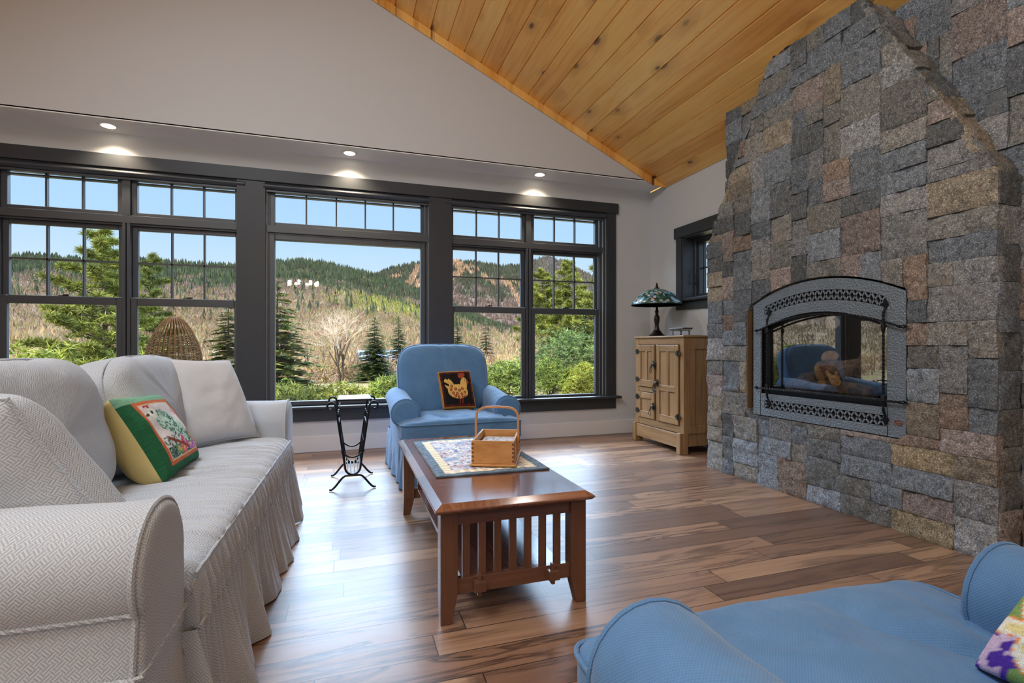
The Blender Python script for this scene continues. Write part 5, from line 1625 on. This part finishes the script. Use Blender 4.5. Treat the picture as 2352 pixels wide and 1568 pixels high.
# forest cover on the hill: uncountable
LEAF = None
def foliage_mat(name, sc=1.2, tr=.0):
    t = NT(name)
    n = t.noise(t.pos(), sc, 3, .6)
    col = t.mix(1.0, t.attr(), t.ramp(n, [(.3, .55 + tr * -.22), (.5, .95 + tr * -.38), (.7, 1.4 - tr * .6)]), 'MULTIPLY')
    return t.done(col, .8, 0, .15)
M['fol'] = foliage_mat('foliage'); M['forest'] = foliage_mat('forest_cover', .05, .62)
fr_ = random.Random(11)
ever = MB(); bare = MB()
def hilly(k, t): return YN0 + t * (YN1 - YN0)
cnt = 0
for _ in range(36000):
    k = fr_.uniform(-.66, .5) if _ < 30000 else fr_.uniform(-2.4, -.66); t = fr_.random() ** .75; y = hilly(k, t)
    n = fbm(k * 14, y * .012, 1, 4); n2 = fbm(k * 30, y * .03, 6, 3)
    x = k * y; z = near_z(k, y)
    pe = sst(.56, .78, t + .25 * n + .1 * n2) * .9 + .05
    g = math.exp(-((k - .10) / .10) ** 2) * math.exp(-((t - .42) / .16) ** 2)
    if fr_.random() < pe * sst(150, 330, y):
        h = fr_.uniform(7, 13) * (.6 + .5 * t); r = h * fr_.uniform(.16, .24); q = fr_.uniform(.7, 1.4)
        col = tuple(c * q for c in mixc((.045, .065, .03), (.085, .105, .05), fr_.random()))
        a0 = fr_.random() * 6
        v = [(x + r * math.cos(a0 + 2 * PI * i / 5), y + r * math.sin(a0 + 2 * PI * i / 5), z + h * .08) for i in range(5)] + [(x, y, z + h)]
        ever.add(v, [(i, (i + 1) % 5, 5) for i in range(5)], col)
    else:
        h = fr_.uniform(5, 9) * (.5 + .5 * t); r = h * .42; q = fr_.uniform(.88, 1.14)
        c = mixc(mixc(TAN, BARE, sst(0, .3, t)), PURP, sst(.3, .6, t))
        if fr_.random() < g * 1.3: c = mixc(YGR, (.26, .28, .08), fr_.random())
        elif fr_.random() < .12: c = (.30, .26, .10)
        c = tuple(u_ * q for u_ in c)
        nt_ = 6 if y > 400 else 12 if y > 200 else 30; rs = .62 if y > 400 else .46 if y > 200 else .3
        for i in range(nt_):
            d = rnd_dir(fr_); p = V((x + d.x * r, y + d.y * r, z + h * .55 + d.z * h * .38))
            e1, e2 = (rnd_dir(fr_) * .5 + V((0, 0, 1.0))) * r * rs, rnd_dir(fr_) * r * rs * .42
            bare.add([p + e1, p + e2, p - e1 * .8 - e2 * .6], [(0, 1, 2)], tuple(u_ * fr_.uniform(.88, 1.12) for u_ in c))
tag(ever.build('evergreen_forest', M['forest']), 'dark evergreen forest covering the upper hillside', 'forest', kind='stuff')
tag(bare.build('leafless_forest', M['forest']), 'leafless purple-brown and budding yellow-green forest on the lower hillside', 'forest', kind='stuff')
# mountain conifers give the ridge its texture
sk_ = MB()
for _ in range(9000):
    k = fr_.uniform(-.05, .62); y = 1500 + 1300 * fr_.random() ** .6; z = ski_z(k, y)
    c = ski_col(k, y)
    if c[0] > .4: continue
    h = fr_.uniform(14, 24); r = h * .28; q = fr_.uniform(.6, 1.15); x = k * y
    sk_.add([(x - r, y, z), (x + r * .5, y + r, z), (x + r * .5, y - r, z), (x, y, z + h)], [(0, 1, 3), (1, 2, 3), (2, 0, 3)], tuple(u_ * q for u_ in c))
tag(sk_.build('mountain_forest', M['forest']), 'forest texture on the distant ski mountain', 'forest', kind='stuff')

# brush between the meadow and the hill
br = MB()
for _ in range(1900):
    y = 20 + 75 * fr_.random() ** 1.3; k = fr_.uniform(-.62, .58) if _ % 6 else fr_.uniform(-2.2, -.62); x = k * y
    if -.1 < k < .6 and y < 24: continue
    z = ground_z(x, y) if y < 62 else near_z(k, y)
    h = fr_.uniform(.9, 2.3); q = fr_.uniform(.7, 1.25)
    base = fr_.choice([(.44, .30, .19), (.36, .24, .16), (.40, .30, .17), (.30, .21, .17), (.42, .34, .14)])
    c = tuple(u_ * q for u_ in base)
    for i in range(34):
        d = rnd_dir(fr_); d.z = abs(d.z)
        e = V((x, y, z)) + V((d.x * .7, d.y * .7, .15 + d.z * .85)) * h * fr_.uniform(.7, 1.05)
        st0 = V((x, y, z)).lerp(e, fr_.uniform(.1, .6)) + rnd_dir(fr_) * .25
        w = rnd_dir(fr_) * .028
        br.add([st0 - w, st0 + w, e], [(0, 1, 2)], c)
        e2 = st0.lerp(e, .5) + rnd_dir(fr_) * h * .28
        br.add([st0.lerp(e, .4) - w, st0.lerp(e, .4) + w, e2], [(0, 1, 2)], tuple(u_ * 1.15 for u_ in c))
tag(br.build('bare_brush', M['fol']), 'tan leafless brush filling the valley beyond the trees', 'brush', kind='stuff')

# --- individual trees
M['trunk'] = bark_mat('tree_bark', rgb(70, 58, 50), rgb(120, 104, 92))
def spruce(name, x, y, h, rad, label, seed, cols=((.045, .07, .028), (.14, .17, .055)), low=.06, dens=1.0, group='spruces beyond the windows'):
    rad *= 1.22
    r = random.Random(seed); z0 = ground_z(x, y)
    o = thing(name, label, 'tree', (x, y, z0), group=group)
    MB().tube([(x, y, z0 - .1), (x, y, z0 + h * .5), (x, y, z0 + h * .97)], [.02 * h + .02, .012 * h, .006], 7).build('trunk', M['trunk'], o)
    m = MB(); n = int(26 * dens)
    for i in range(n):
        f = low + (1 - low) * (i / n) ** .95
        L = rad * (1 - f) ** .8 * r.uniform(.8, 1.15) + .05
        nb = max(4, int(9 * (1 - f) + 4))
        a0 = r.random() * 6
        for b in range(nb):
            a = a0 + 2 * PI * b / nb + r.uniform(-.25, .25); l = L * r.uniform(.7, 1.12)
            d = V((math.cos(a), math.sin(a), 0)); side = V((-d.y, d.x, 0))
            zz = z0 + f * h + r.uniform(-.02, .02) * h
            ns = max(3, int(3 + 9 * l / max(.3, rad)))
            for s in range(ns):
                q = (s + .6) / ns
                p = V((x, y, zz)) + d * l * q + V((0, 0, -.22 * l * q * q + .08 * l * q ** 3))
                c0 = mixc(cols[0], cols[1], r.random()); c0 = tuple(c * r.uniform(.75, 1.25) for c in c0)
                tl = (.30 * l * (1.15 - q) + .055 * h * .5)
                for sg in (-1, 1, 0):
                    e = p + d * tl * (.75 if sg else .9) + side * sg * tl * .8 + V((0, 0, r.uniform(-.25, .12) * tl))
                    w = (side if sg == 0 else d) * tl * .20 + V((0, 0, r.uniform(-.1, .16) * tl))
                    m.add([p - w, p + w, e], [(0, 1, 2)], c0)
    # leader
    for i in range(10):
        p = V((x, y, z0 + h * (.94 + .006 * i))); a = r.random() * 6; e = p + V((math.cos(a), math.sin(a), .7)) * .025 * h
        m.add([p - V((0, 0, .01 * h)), p + V((0, 0, .012 * h)), e], [(0, 1, 2)], cols[0])
    m.build('needles', M['fol'], o)
    return o
def tufts(m, r, p, L, cols, n=17):
    c0 = mixc(cols[0], cols[1], r.random())
    for i in range(n):
        d = rnd_dir(r); d.z = d.z * .7 + .35; d.normalize()
        l = L * r.uniform(.6, 1.1); w = d.cross(rnd_dir(r)); 
        if w.length < .05: continue
        w = w.normalized() * L * .08; q = r.uniform(.7, 1.3)
        m.add([p - w, p + w, p + d * l], [(0, 1, 2)], tuple(c * q for c in c0))
def pine(name, x, y, h, rad, label, seed, cols=((.11, .14, .035), (.38, .40, .09)), z_low=.22, L=.18, nb=36, group='white pines beyond the windows', shape=.75, zb=None):
    r = random.Random(seed); z0 = ground_z(x, y)
    o = thing(name, label, 'tree', (x, y, z0), group=group)
    t = MB().tube([(x, y, z0 - .1), (x + .05, y, z0 + h * .5), (x, y, z0 + h)], [.016 * h + .03, .011 * h, .008], 8)
    m = MB()
    for i in range(nb):
        f = z_low + (1 - z_low) * (i + .5) / nb
        a = i * 2.4 + r.uniform(-.5, .5); l = rad * ((1 - f) / (1 - z_low)) ** shape * r.uniform(.65, 1.15) + .12
        d = V((math.cos(a), math.sin(a), r.uniform(.12, .42))); b0 = V((x, y, z0 + f * h - .1 * l))
        tip = b0 + d * l
        t.tube([b0, b0.lerp(tip, .5) + V((0, 0, -.04 * l)), tip], [.012 * l + .006, .008 * l + .004, .003], 5)
        ns = max(6, int(l * 11))
        for s in range(ns):
            q = .28 + .72 * s / (ns - 1)
            for e in range(5):
                sp = V((r.uniform(-1, 1), r.uniform(-1, 1), r.uniform(-.35, .5))) * l * .26 * (1.2 - q)
                tufts(m, r, b0.lerp(tip, q) + sp, L, cols)
    t.build('trunk', M['trunk'], o)
    m.build('needles', M['fol'], o)
    return o
def bush(name, x, y, h, rad, label, seed, cols=((.10, .15, .04), (.28, .34, .08)), n=420, L=.17, sq=1.0, group='young pine bushes outside the windows'):
    r = random.Random(seed); z0 = ground_z(x, y)
    o = thing(name, label, 'bush', (x, y, z0), group=group)
    t = MB(); m = MB()
    rad *= 1.22; n = int(n * 2.0)
    lobes = [(V((r.uniform(-.55, .55) * rad, r.uniform(-.4, .4) * rad, h * r.uniform(.3, .66))), r.uniform(.36, .55)) for _ in range(7)] + [(V((0, 0, h * .55)), .6)] + [(V((math.cos(q_) * rad * .55, math.sin(q_) * rad * .45, h * .22)), .5) for q_ in (0, 1.2, 2.4, 3.6, 4.8)]
    for q in range(6):
        a = q * 1.05; t.tube([(x, y, z0 - .05), (x + .4 * rad * math.cos(a), y + .4 * rad * math.sin(a), z0 + h * .6)], [.025, .008], 5)
    for i in range(n):
        c, s = r.choice(lobes); d = rnd_dir(r); d.z = abs(d.z) * 1.0 - .35 * r.random()
        q = r.uniform(.75, 1.0)
        p = V((x, y, z0)) + c + V((d.x * rad * s * q, d.y * rad * s * q, d.z * h * s * .85 * q))
        if p.z < z0 + .03: p.z = z0 + r.uniform(.03, .3)
        tufts(m, r, p, L, cols, 11)
    t.build('stem', M['trunk'], o); m.build('needles', M['fol'], o)
    return o
def bare_tree(name, x, y, h, label, seed, col=(.36, .27, .20), spread=.55, group='leafless trees beyond the windows', w0=.02):
    r = random.Random(seed); z0 = ground_z(x, y)
    o = thing(name, label, 'tree', (x, y, z0), group=group)
    t = MB(); tw = MB()
    def grow(p, d, l, w, lev):
        q = p + d * l
        mid = p.lerp(q, .5) + rnd_dir(r) * l * .05
        (t if lev < 2 else tw).tube([p, mid, q], [w, w * .8, w * .62], 5 if lev < 2 else 3, cap=False)
        if lev >= 5 or w < .0028: return
        for i in range(3 if lev < 3 else 2 + (r.random() < .5)):
            nd = (d + rnd_dir(r) * spread * (1 + .15 * lev) + V((0, 0, .12))).normalized()
            grow(p.lerp(q, r.uniform(.55, 1.0)), nd, l * r.uniform(.58, .82), w * .56, lev + 1)
    for i in range(3):
        grow(V((x + r.uniform(-.1, .1), y, z0 - .1)), V((r.uniform(-.25, .25), r.uniform(-.2, .2), 1)).normalized(), h * .34, w0 * h * .5, 0)
    t.build('trunk', M['trunk'], o); mt_ = plain('twig_%d' % seed, (*col, 1), .9)
    tw.build('twigs', mt_, o)
    return o

pine('white_pine', -4.95, 13.0, 4.05, 1.35, 'broad sunlit pine filling the window behind the sofa', 5, z_low=.12, nb=40, shape=.6)
pine('white_pine', -5.3, 17.0, 4.2, .85, 'smaller pine beside the broad sunlit pine, seen through the sofa window', 9, cols=((.08, .11, .035), (.24, .27, .08)), nb=28)
pine('white_pine', 10.3, 26.0, 5.9, 1.9, 'slim pine in front of the ski mountain, next to the mullion of the corner window', 12, nb=34, L=.24, z_low=.3, shape=.5)
pine('white_pine', 10.95, 24.0, 6.1, 1.7, 'tallest pine in the middle of the corner window', 15, nb=36, L=.24, z_low=.3, shape=.7)
pine('white_pine', 10.5, 19.0, 5.9, 1.5, 'pine against the outer frame of the corner window, nearest the lamp', 18, nb=30, L=.26, z_low=.25, shape=.5)
spruce('spruce', -1.30, 11.0, 2.85, 1.0, 'big spruce against the picture window frame nearest the sofa', 21, cols=((.05, .065, .02), (.20, .21, .06)))
spruce('spruce', 1.24, 24.0, 2.95, .98, 'dark full spruce beside the blue armchair back, in the picture window', 24, dens=1.15)
spruce('spruce', 2.9, 30.0, 3.5, 1.0, 'thinner spruce directly behind the blue armchair', 27, dens=.8)
spruce('spruce', 7.25, 34.0, 3.55, 1.1, 'dark spruce against the charcoal post above the blue armchair', 31, cols=((.05, .06, .03), (.12, .13, .06)), dens=.8)
spruce('spruce', 9.8, 36.0, 3.9, .85, 'spindly sparse spruce standing alone on the hillside above the armchair', 34, cols=((.09, .09, .06), (.17, .15, .10)), dens=.6)
spruce('spruce', -3.15, 16.0, 2.95, .85, 'olive spruce behind the small birch in the sofa window', 37, cols=((.06, .07, .025), (.20, .20, .06)))
spruce('spruce', 8.95, 18.0, 2.9, .7, 'dark spruce rising out of the bushes in the corner window', 39)
bush('pine_bush', 7.6, 17.4, 2.45, 1.45, 'tall blue-green pine bush, biggest bush in the corner window', 41, cols=((.09, .15, .06), (.24, .32, .12)), n=650)
bush('pine_bush', 4.15, 13.0, 1.32, .85, 'round green bush next to the blue armchair arm, in the corner window', 43, n=380)
bush('pine_bush', 7.05, 14.2, 1.20, .70, 'yellow-green low bush in the corner window, on the oak cabinet side', 45, cols=((.20, .24, .04), (.42, .42, .08)), n=320)
bush('pine_bush', 6.2, 15.0, 1.25, .75, 'low green bush between the two larger bushes in the corner window', 47, n=340)
bush('pine_bush', -.2, 11.0, .86, .8, 'low yellow-green bush behind the iron side table', 49, cols=((.16, .19, .05), (.36, .36, .09)), n=260)
bush('pine_bush', .98, 12.0, .85, .55, 'low bush touching the outline of the blue armchair, next to the iron table', 51, cols=((.16, .22, .05), (.36, .40, .09)), n=260)
bush('pine_bush', -4.55, 9.2, 1.75, .75, 'yellow-green bush at the foot of the broad pine, above the sofa back', 53, cols=((.17, .22, .04), (.40, .42, .08)), n=420)
bush('pine_bush', -3.35, 9.6, 1.6, .55, 'green bush behind the rattan lantern', 55, cols=((.14, .19, .04), (.34, .38, .08)), n=300)
bush('pine_bush', -1.05, 9.6, .95, .6, 'green bush at the foot of the spruce in the picture window', 57, cols=((.14, .17, .04), (.30, .32, .08)), n=240)
bare_tree('bare_tree', -.15, 24.0, 4.1, 'pale leafless tree in the middle of the picture window', 61, (.62, .50, .40), w0=.03)
bare_tree('bare_tree', -1.9, 30.0, 3.8, 'tan leafless tree next to the big spruce in the picture window', 63, (.40, .28, .18))
bare_tree('bare_tree', 1.1, 34.0, 3.6, 'leafless tree behind the dark spruces', 65, (.36, .25, .17))
bare_tree('bare_tree', -3.5, 13.0, 2.2, 'small pale birch next to the rattan lantern in the sofa window', 67, (.60, .54, .46), .35)
bare_tree('bare_tree', 8.6, 24.0, 3.2, 'leafless tree behind the spindly spruce in the corner window', 69, (.36, .25, .17))
# neighbour's blue roof glimpsed between the spruces
hs = thing('blue_shed', 'small blue-roofed shed glimpsed between the spruces by the armchair', 'shed', (2.6, 40, ground_z(2.6, 40)))
zz = ground_z(2.6, 40)
MB().box(1.0, 4.4, 40, 43, zz, zz + .9).build('wall', plain('shed_wall', rgb(150, 140, 124), .8), hs)
MB().prism([(.8, 39.7, zz + .85), (.8, 43.3, zz + .85), (.8, 41.5, zz + 1.75)], (3.8, 0, 0)).build('roof', plain('shed_roof', rgb(70, 110, 170), .4), hs)
# ------------------------------------------------------------------ sky, sun and lamps
W = bpy.data.worlds.new('sky'); SC.world = W; W.use_nodes = True
nt = W.node_tree; nt.nodes.clear()
out = nt.nodes.new('ShaderNodeOutputWorld'); bg = nt.nodes.new('ShaderNodeBackground')
tc = nt.nodes.new('ShaderNodeTexCoord'); sp_ = nt.nodes.new('ShaderNodeSeparateXYZ'); nt.links.new(tc.outputs['Generated'], sp_.inputs[0])
cr = nt.nodes.new('ShaderNodeValToRGB'); e = cr.color_ramp.elements
stops = [(.0, (.10, .085, .07)), (.48, (.16, .14, .12)), (.5, (.70, .77, .84)), (.545, (.60, .74, .87)), (.60, (.42, .64, .87)), (.66, (.36, .58, .86)), (.78, (.62, .78, 1.0)), (1.0, (.85, .95, 1.1))]
e[0].position, e[0].color = stops[0][0], (*stops[0][1], 1); e[1].position, e[1].color = stops[-1][0], (*stops[-1][1], 1)
for p, c in stops[1:-1]:
    q = e.new(p); q.color = (*c, 1)
mr = nt.nodes.new('ShaderNodeMath'); mr.operation = 'MULTIPLY_ADD'; mr.inputs[1].default_value = .5; mr.inputs[2].default_value = .5
nt.links.new(sp_.outputs[2], mr.inputs[0]); nt.links.new(mr.outputs[0], cr.inputs[0])
# a few thin clouds
cn = nt.nodes.new('ShaderNodeTexNoise'); cn.inputs['Scale'].default_value = 7; cn.inputs['Detail'].default_value = 5; cn.inputs['Roughness'].default_value = .55
vm = nt.nodes.new('ShaderNodeVectorMath'); vm.operation = 'MULTIPLY'; vm.inputs[1].default_value = (1, 1, 1.6); nt.links.new(tc.outputs['Generated'], vm.inputs[0]); nt.links.new(vm.outputs[0], cn.inputs['Vector'])
c2 = nt.nodes.new('ShaderNodeValToRGB'); c2.color_ramp.elements[0].position = .66; c2.color_ramp.elements[1].position = .78; nt.links.new(cn.outputs['Fac'], c2.inputs[0])
mx = nt.nodes.new('ShaderNodeMix'); mx.data_type = 'RGBA'; nt.links.new(c2.outputs[0], mx.inputs[0]); nt.links.new(cr.outputs[0], mx.inputs[6]); mx.inputs[7].default_value = (.85, .86, .88, 1)
# added bright sky band just above the window view, sends more light indoors
k_ = nt.nodes.new('ShaderNodeMapRange'); k_.inputs[1].default_value = .28; k_.inputs[2].default_value = .46; k_.inputs[3].default_value = 0.0; k_.inputs[4].default_value = 18
nt.links.new(sp_.outputs[2], k_.inputs[0])
k_.interpolation_type = 'SMOOTHSTEP'
def mrange(sock, a, b, c, d):
    q = nt.nodes.new('ShaderNodeMapRange'); q.interpolation_type = 'SMOOTHSTEP'
    for i, v in enumerate((a, b, c, d)): q.inputs[i + 1].default_value = v
    nt.links.new(sock, q.inputs[0]); return q.outputs[0]
def mul(a, b):
    q = nt.nodes.new('ShaderNodeMath'); q.operation = 'MULTIPLY'; nt.links.new(a, q.inputs[0]); nt.links.new(b, q.inputs[1]); return q.outputs[0]
band = mul(mul(k_.outputs[0], mrange(sp_.outputs[2], .72, .92, 1, 0)), mrange(sp_.outputs[1], .0, .45, 0, 1))
ad = nt.nodes.new('ShaderNodeMath'); ad.operation = 'ADD'; ad.inputs[1].default_value = 1.0; nt.links.new(band, ad.inputs[0])
nt.links.new(mx.outputs[2], bg.inputs[0]); nt.links.new(ad.outputs[0], bg.inputs[1]); nt.links.new(bg.outputs[0], out.inputs[0])

def light(name, typ, loc, energy, color=(1, 1, 1), rot=None, **kw):
    L = bpy.data.lights.new(name, typ); L.energy = energy; L.color = color
    for a, b in kw.items(): setattr(L, a, b)
    o = bpy.data.objects.new(name, L); COL.objects.link(o); o.location = loc
    if rot is not None:
        o.rotation_euler = V(rot).to_track_quat('-Z', 'Y').to_euler()
    return o
light('sun', 'SUN', (0, 0, 30), 4.6, (1, .93, .80), rot=(.42, .62, -.62), angle=.009)
# added fill spots under the pine ceiling, out of view and without fixtures
WARM = (1, .94, .88)
for i, (x, y) in enumerate(((1.7, .3), (-2.6, .3), (1.7, 2.4), (-2.6, 2.6), (1.7, -1.6), (-2.6, -1.6))):
    light('fill_spot', 'SPOT', (x, y, ceil_z(x) - .05), 14, WARM, rot=(0, 0, -1), spot_size=math.radians(150), spot_blend=.8, shadow_soft_size=.12)
light('firebox_fill', 'POINT', (2.99, 2.47, 1.17), .9, (1, .86, .7), shadow_soft_size=.05)  # added light inside the firebox so the logs show
# chandelier behind the camera
chn = thing('chandelier', 'ring chandelier with warm bulbs hanging behind the camera', 'chandelier', (-.9, -1.5, 2.3))
MB().tube([(-.9 + .3 * math.cos(2 * PI * k / 32), -1.5 + .3 * math.sin(2 * PI * k / 32), 2.3) for k in range(32)], .012, 8, closed=True).build('ring', M['black_iron'], chn, smooth=True)
MB().tube([(-.9, -1.5, 2.3), (-.9, -1.5, ceil_z(-.9))], .01, 8).tube([(-1.2, -1.5, 2.3), (-.6, -1.5, 2.3)], .01, 8).tube([(-.9, -1.8, 2.3), (-.9, -1.2, 2.3)], .01, 8).build('stem', M['black_iron'], chn)
M['bulb2'] = emis('chandelier_bulb', (1, .82, .6, 1), 60.0)
for k in range(8):
    a = 2 * PI * k / 8 + .2
    p = (-.9 + .3 * math.cos(a), -1.5 + .3 * math.sin(a), 2.35)
    MB().ball(p, .032, 12, 8).build('bulb', M['bulb2'], chn, smooth=True)
    light('bulb_glow', 'POINT', (p[0], p[1], p[2] + .05), 8, (1, .89, .76), shadow_soft_size=.035)
# two added area fills out of view, with no openings behind them
light('rear_fill', 'AREA', (-.6, YREAR + .05, 1.6), 20, (.95, .97, 1.0), rot=(0, 1, .05), shape='RECTANGLE', size=5.0, size_y=2.2)
light('roof_fill', 'AREA', (-1.55, .9, ceil_z(-1.55) - .06), 116, (.86, .93, 1.0), rot=(.42, 0, -1), shape='RECTANGLE', size=3.4, size_y=1.1)
m = MB(); sx = V((CT, 0, CT * PITCH)); c0 = V((-1.55, .9, ceil_z(-1.55) - .045)); nn = V((CT * PITCH, 0, -CT))  # frame added round the roof fill, the slope behind is closed
for s in (-1, 1):
    m.obox(c0 + V((0, s * 1.75, 0)), sx * .65, V((0, .05, 0)), nn * .03)
    m.obox(c0 + sx * s * .60, sx * .05, V((0, 1.70, 0)), nn * .03)
struct(m.build('roof_fill_frame', M['casing']), 'added frame round the fill light under the opposite ceiling slope', 'window')
m = MB(); frame_rect(m, -3.22, 2.02, .38, 2.82, .12, YREAR, YREAR + .06)  # frame added round the rear fill, on solid wall
for x in (-1.45, .25): m.box(x - .05, x + .05, YREAR + .055, YREAR + .07, .5, 2.7)
struct(m.build('rear_fill_frame', M['casing']), 'charcoal frame added round the fill light at the rear wall', 'window')

# ------------------------------------------------------------------ camera and view
cam = bpy.data.cameras.new('camera'); co = bpy.data.objects.new('camera', cam); COL.objects.link(co)
cam.sensor_width = 36; cam.lens = 1160 / 2352 * 36; cam.shift_y = 9 / 2352; cam.clip_start = .02; cam.clip_end = 6000
co.location = (0, 0, EYE); co.rotation_euler = (PI / 2, 0, -math.atan(381 / 1160))
SC.camera = co
SC.view_settings.view_transform = 'Standard'
try: SC.view_settings.look = 'None'
except Exception: pass
SC.view_settings.exposure = 0.3; SC.view_settings.gamma = 1.0
try: SC.view_settings.use_curve_mapping = False
except Exception: pass
cy = SC.cycles
cy.use_denoising = True
try: cy.denoiser = 'OPENIMAGEDENOISE'
except Exception: pass
cy.use_adaptive_sampling = True; cy.adaptive_threshold = .06
cy.max_bounces = 7; cy.diffuse_bounces = 4; cy.glossy_bounces = 3; cy.transmission_bounces = 4; cy.transparent_max_bounces = 12
cy.caustics_reflective = False; cy.caustics_refractive = False; cy.sample_clamp_indirect = 6.0
try: cy.use_light_tree = True
except Exception: pass
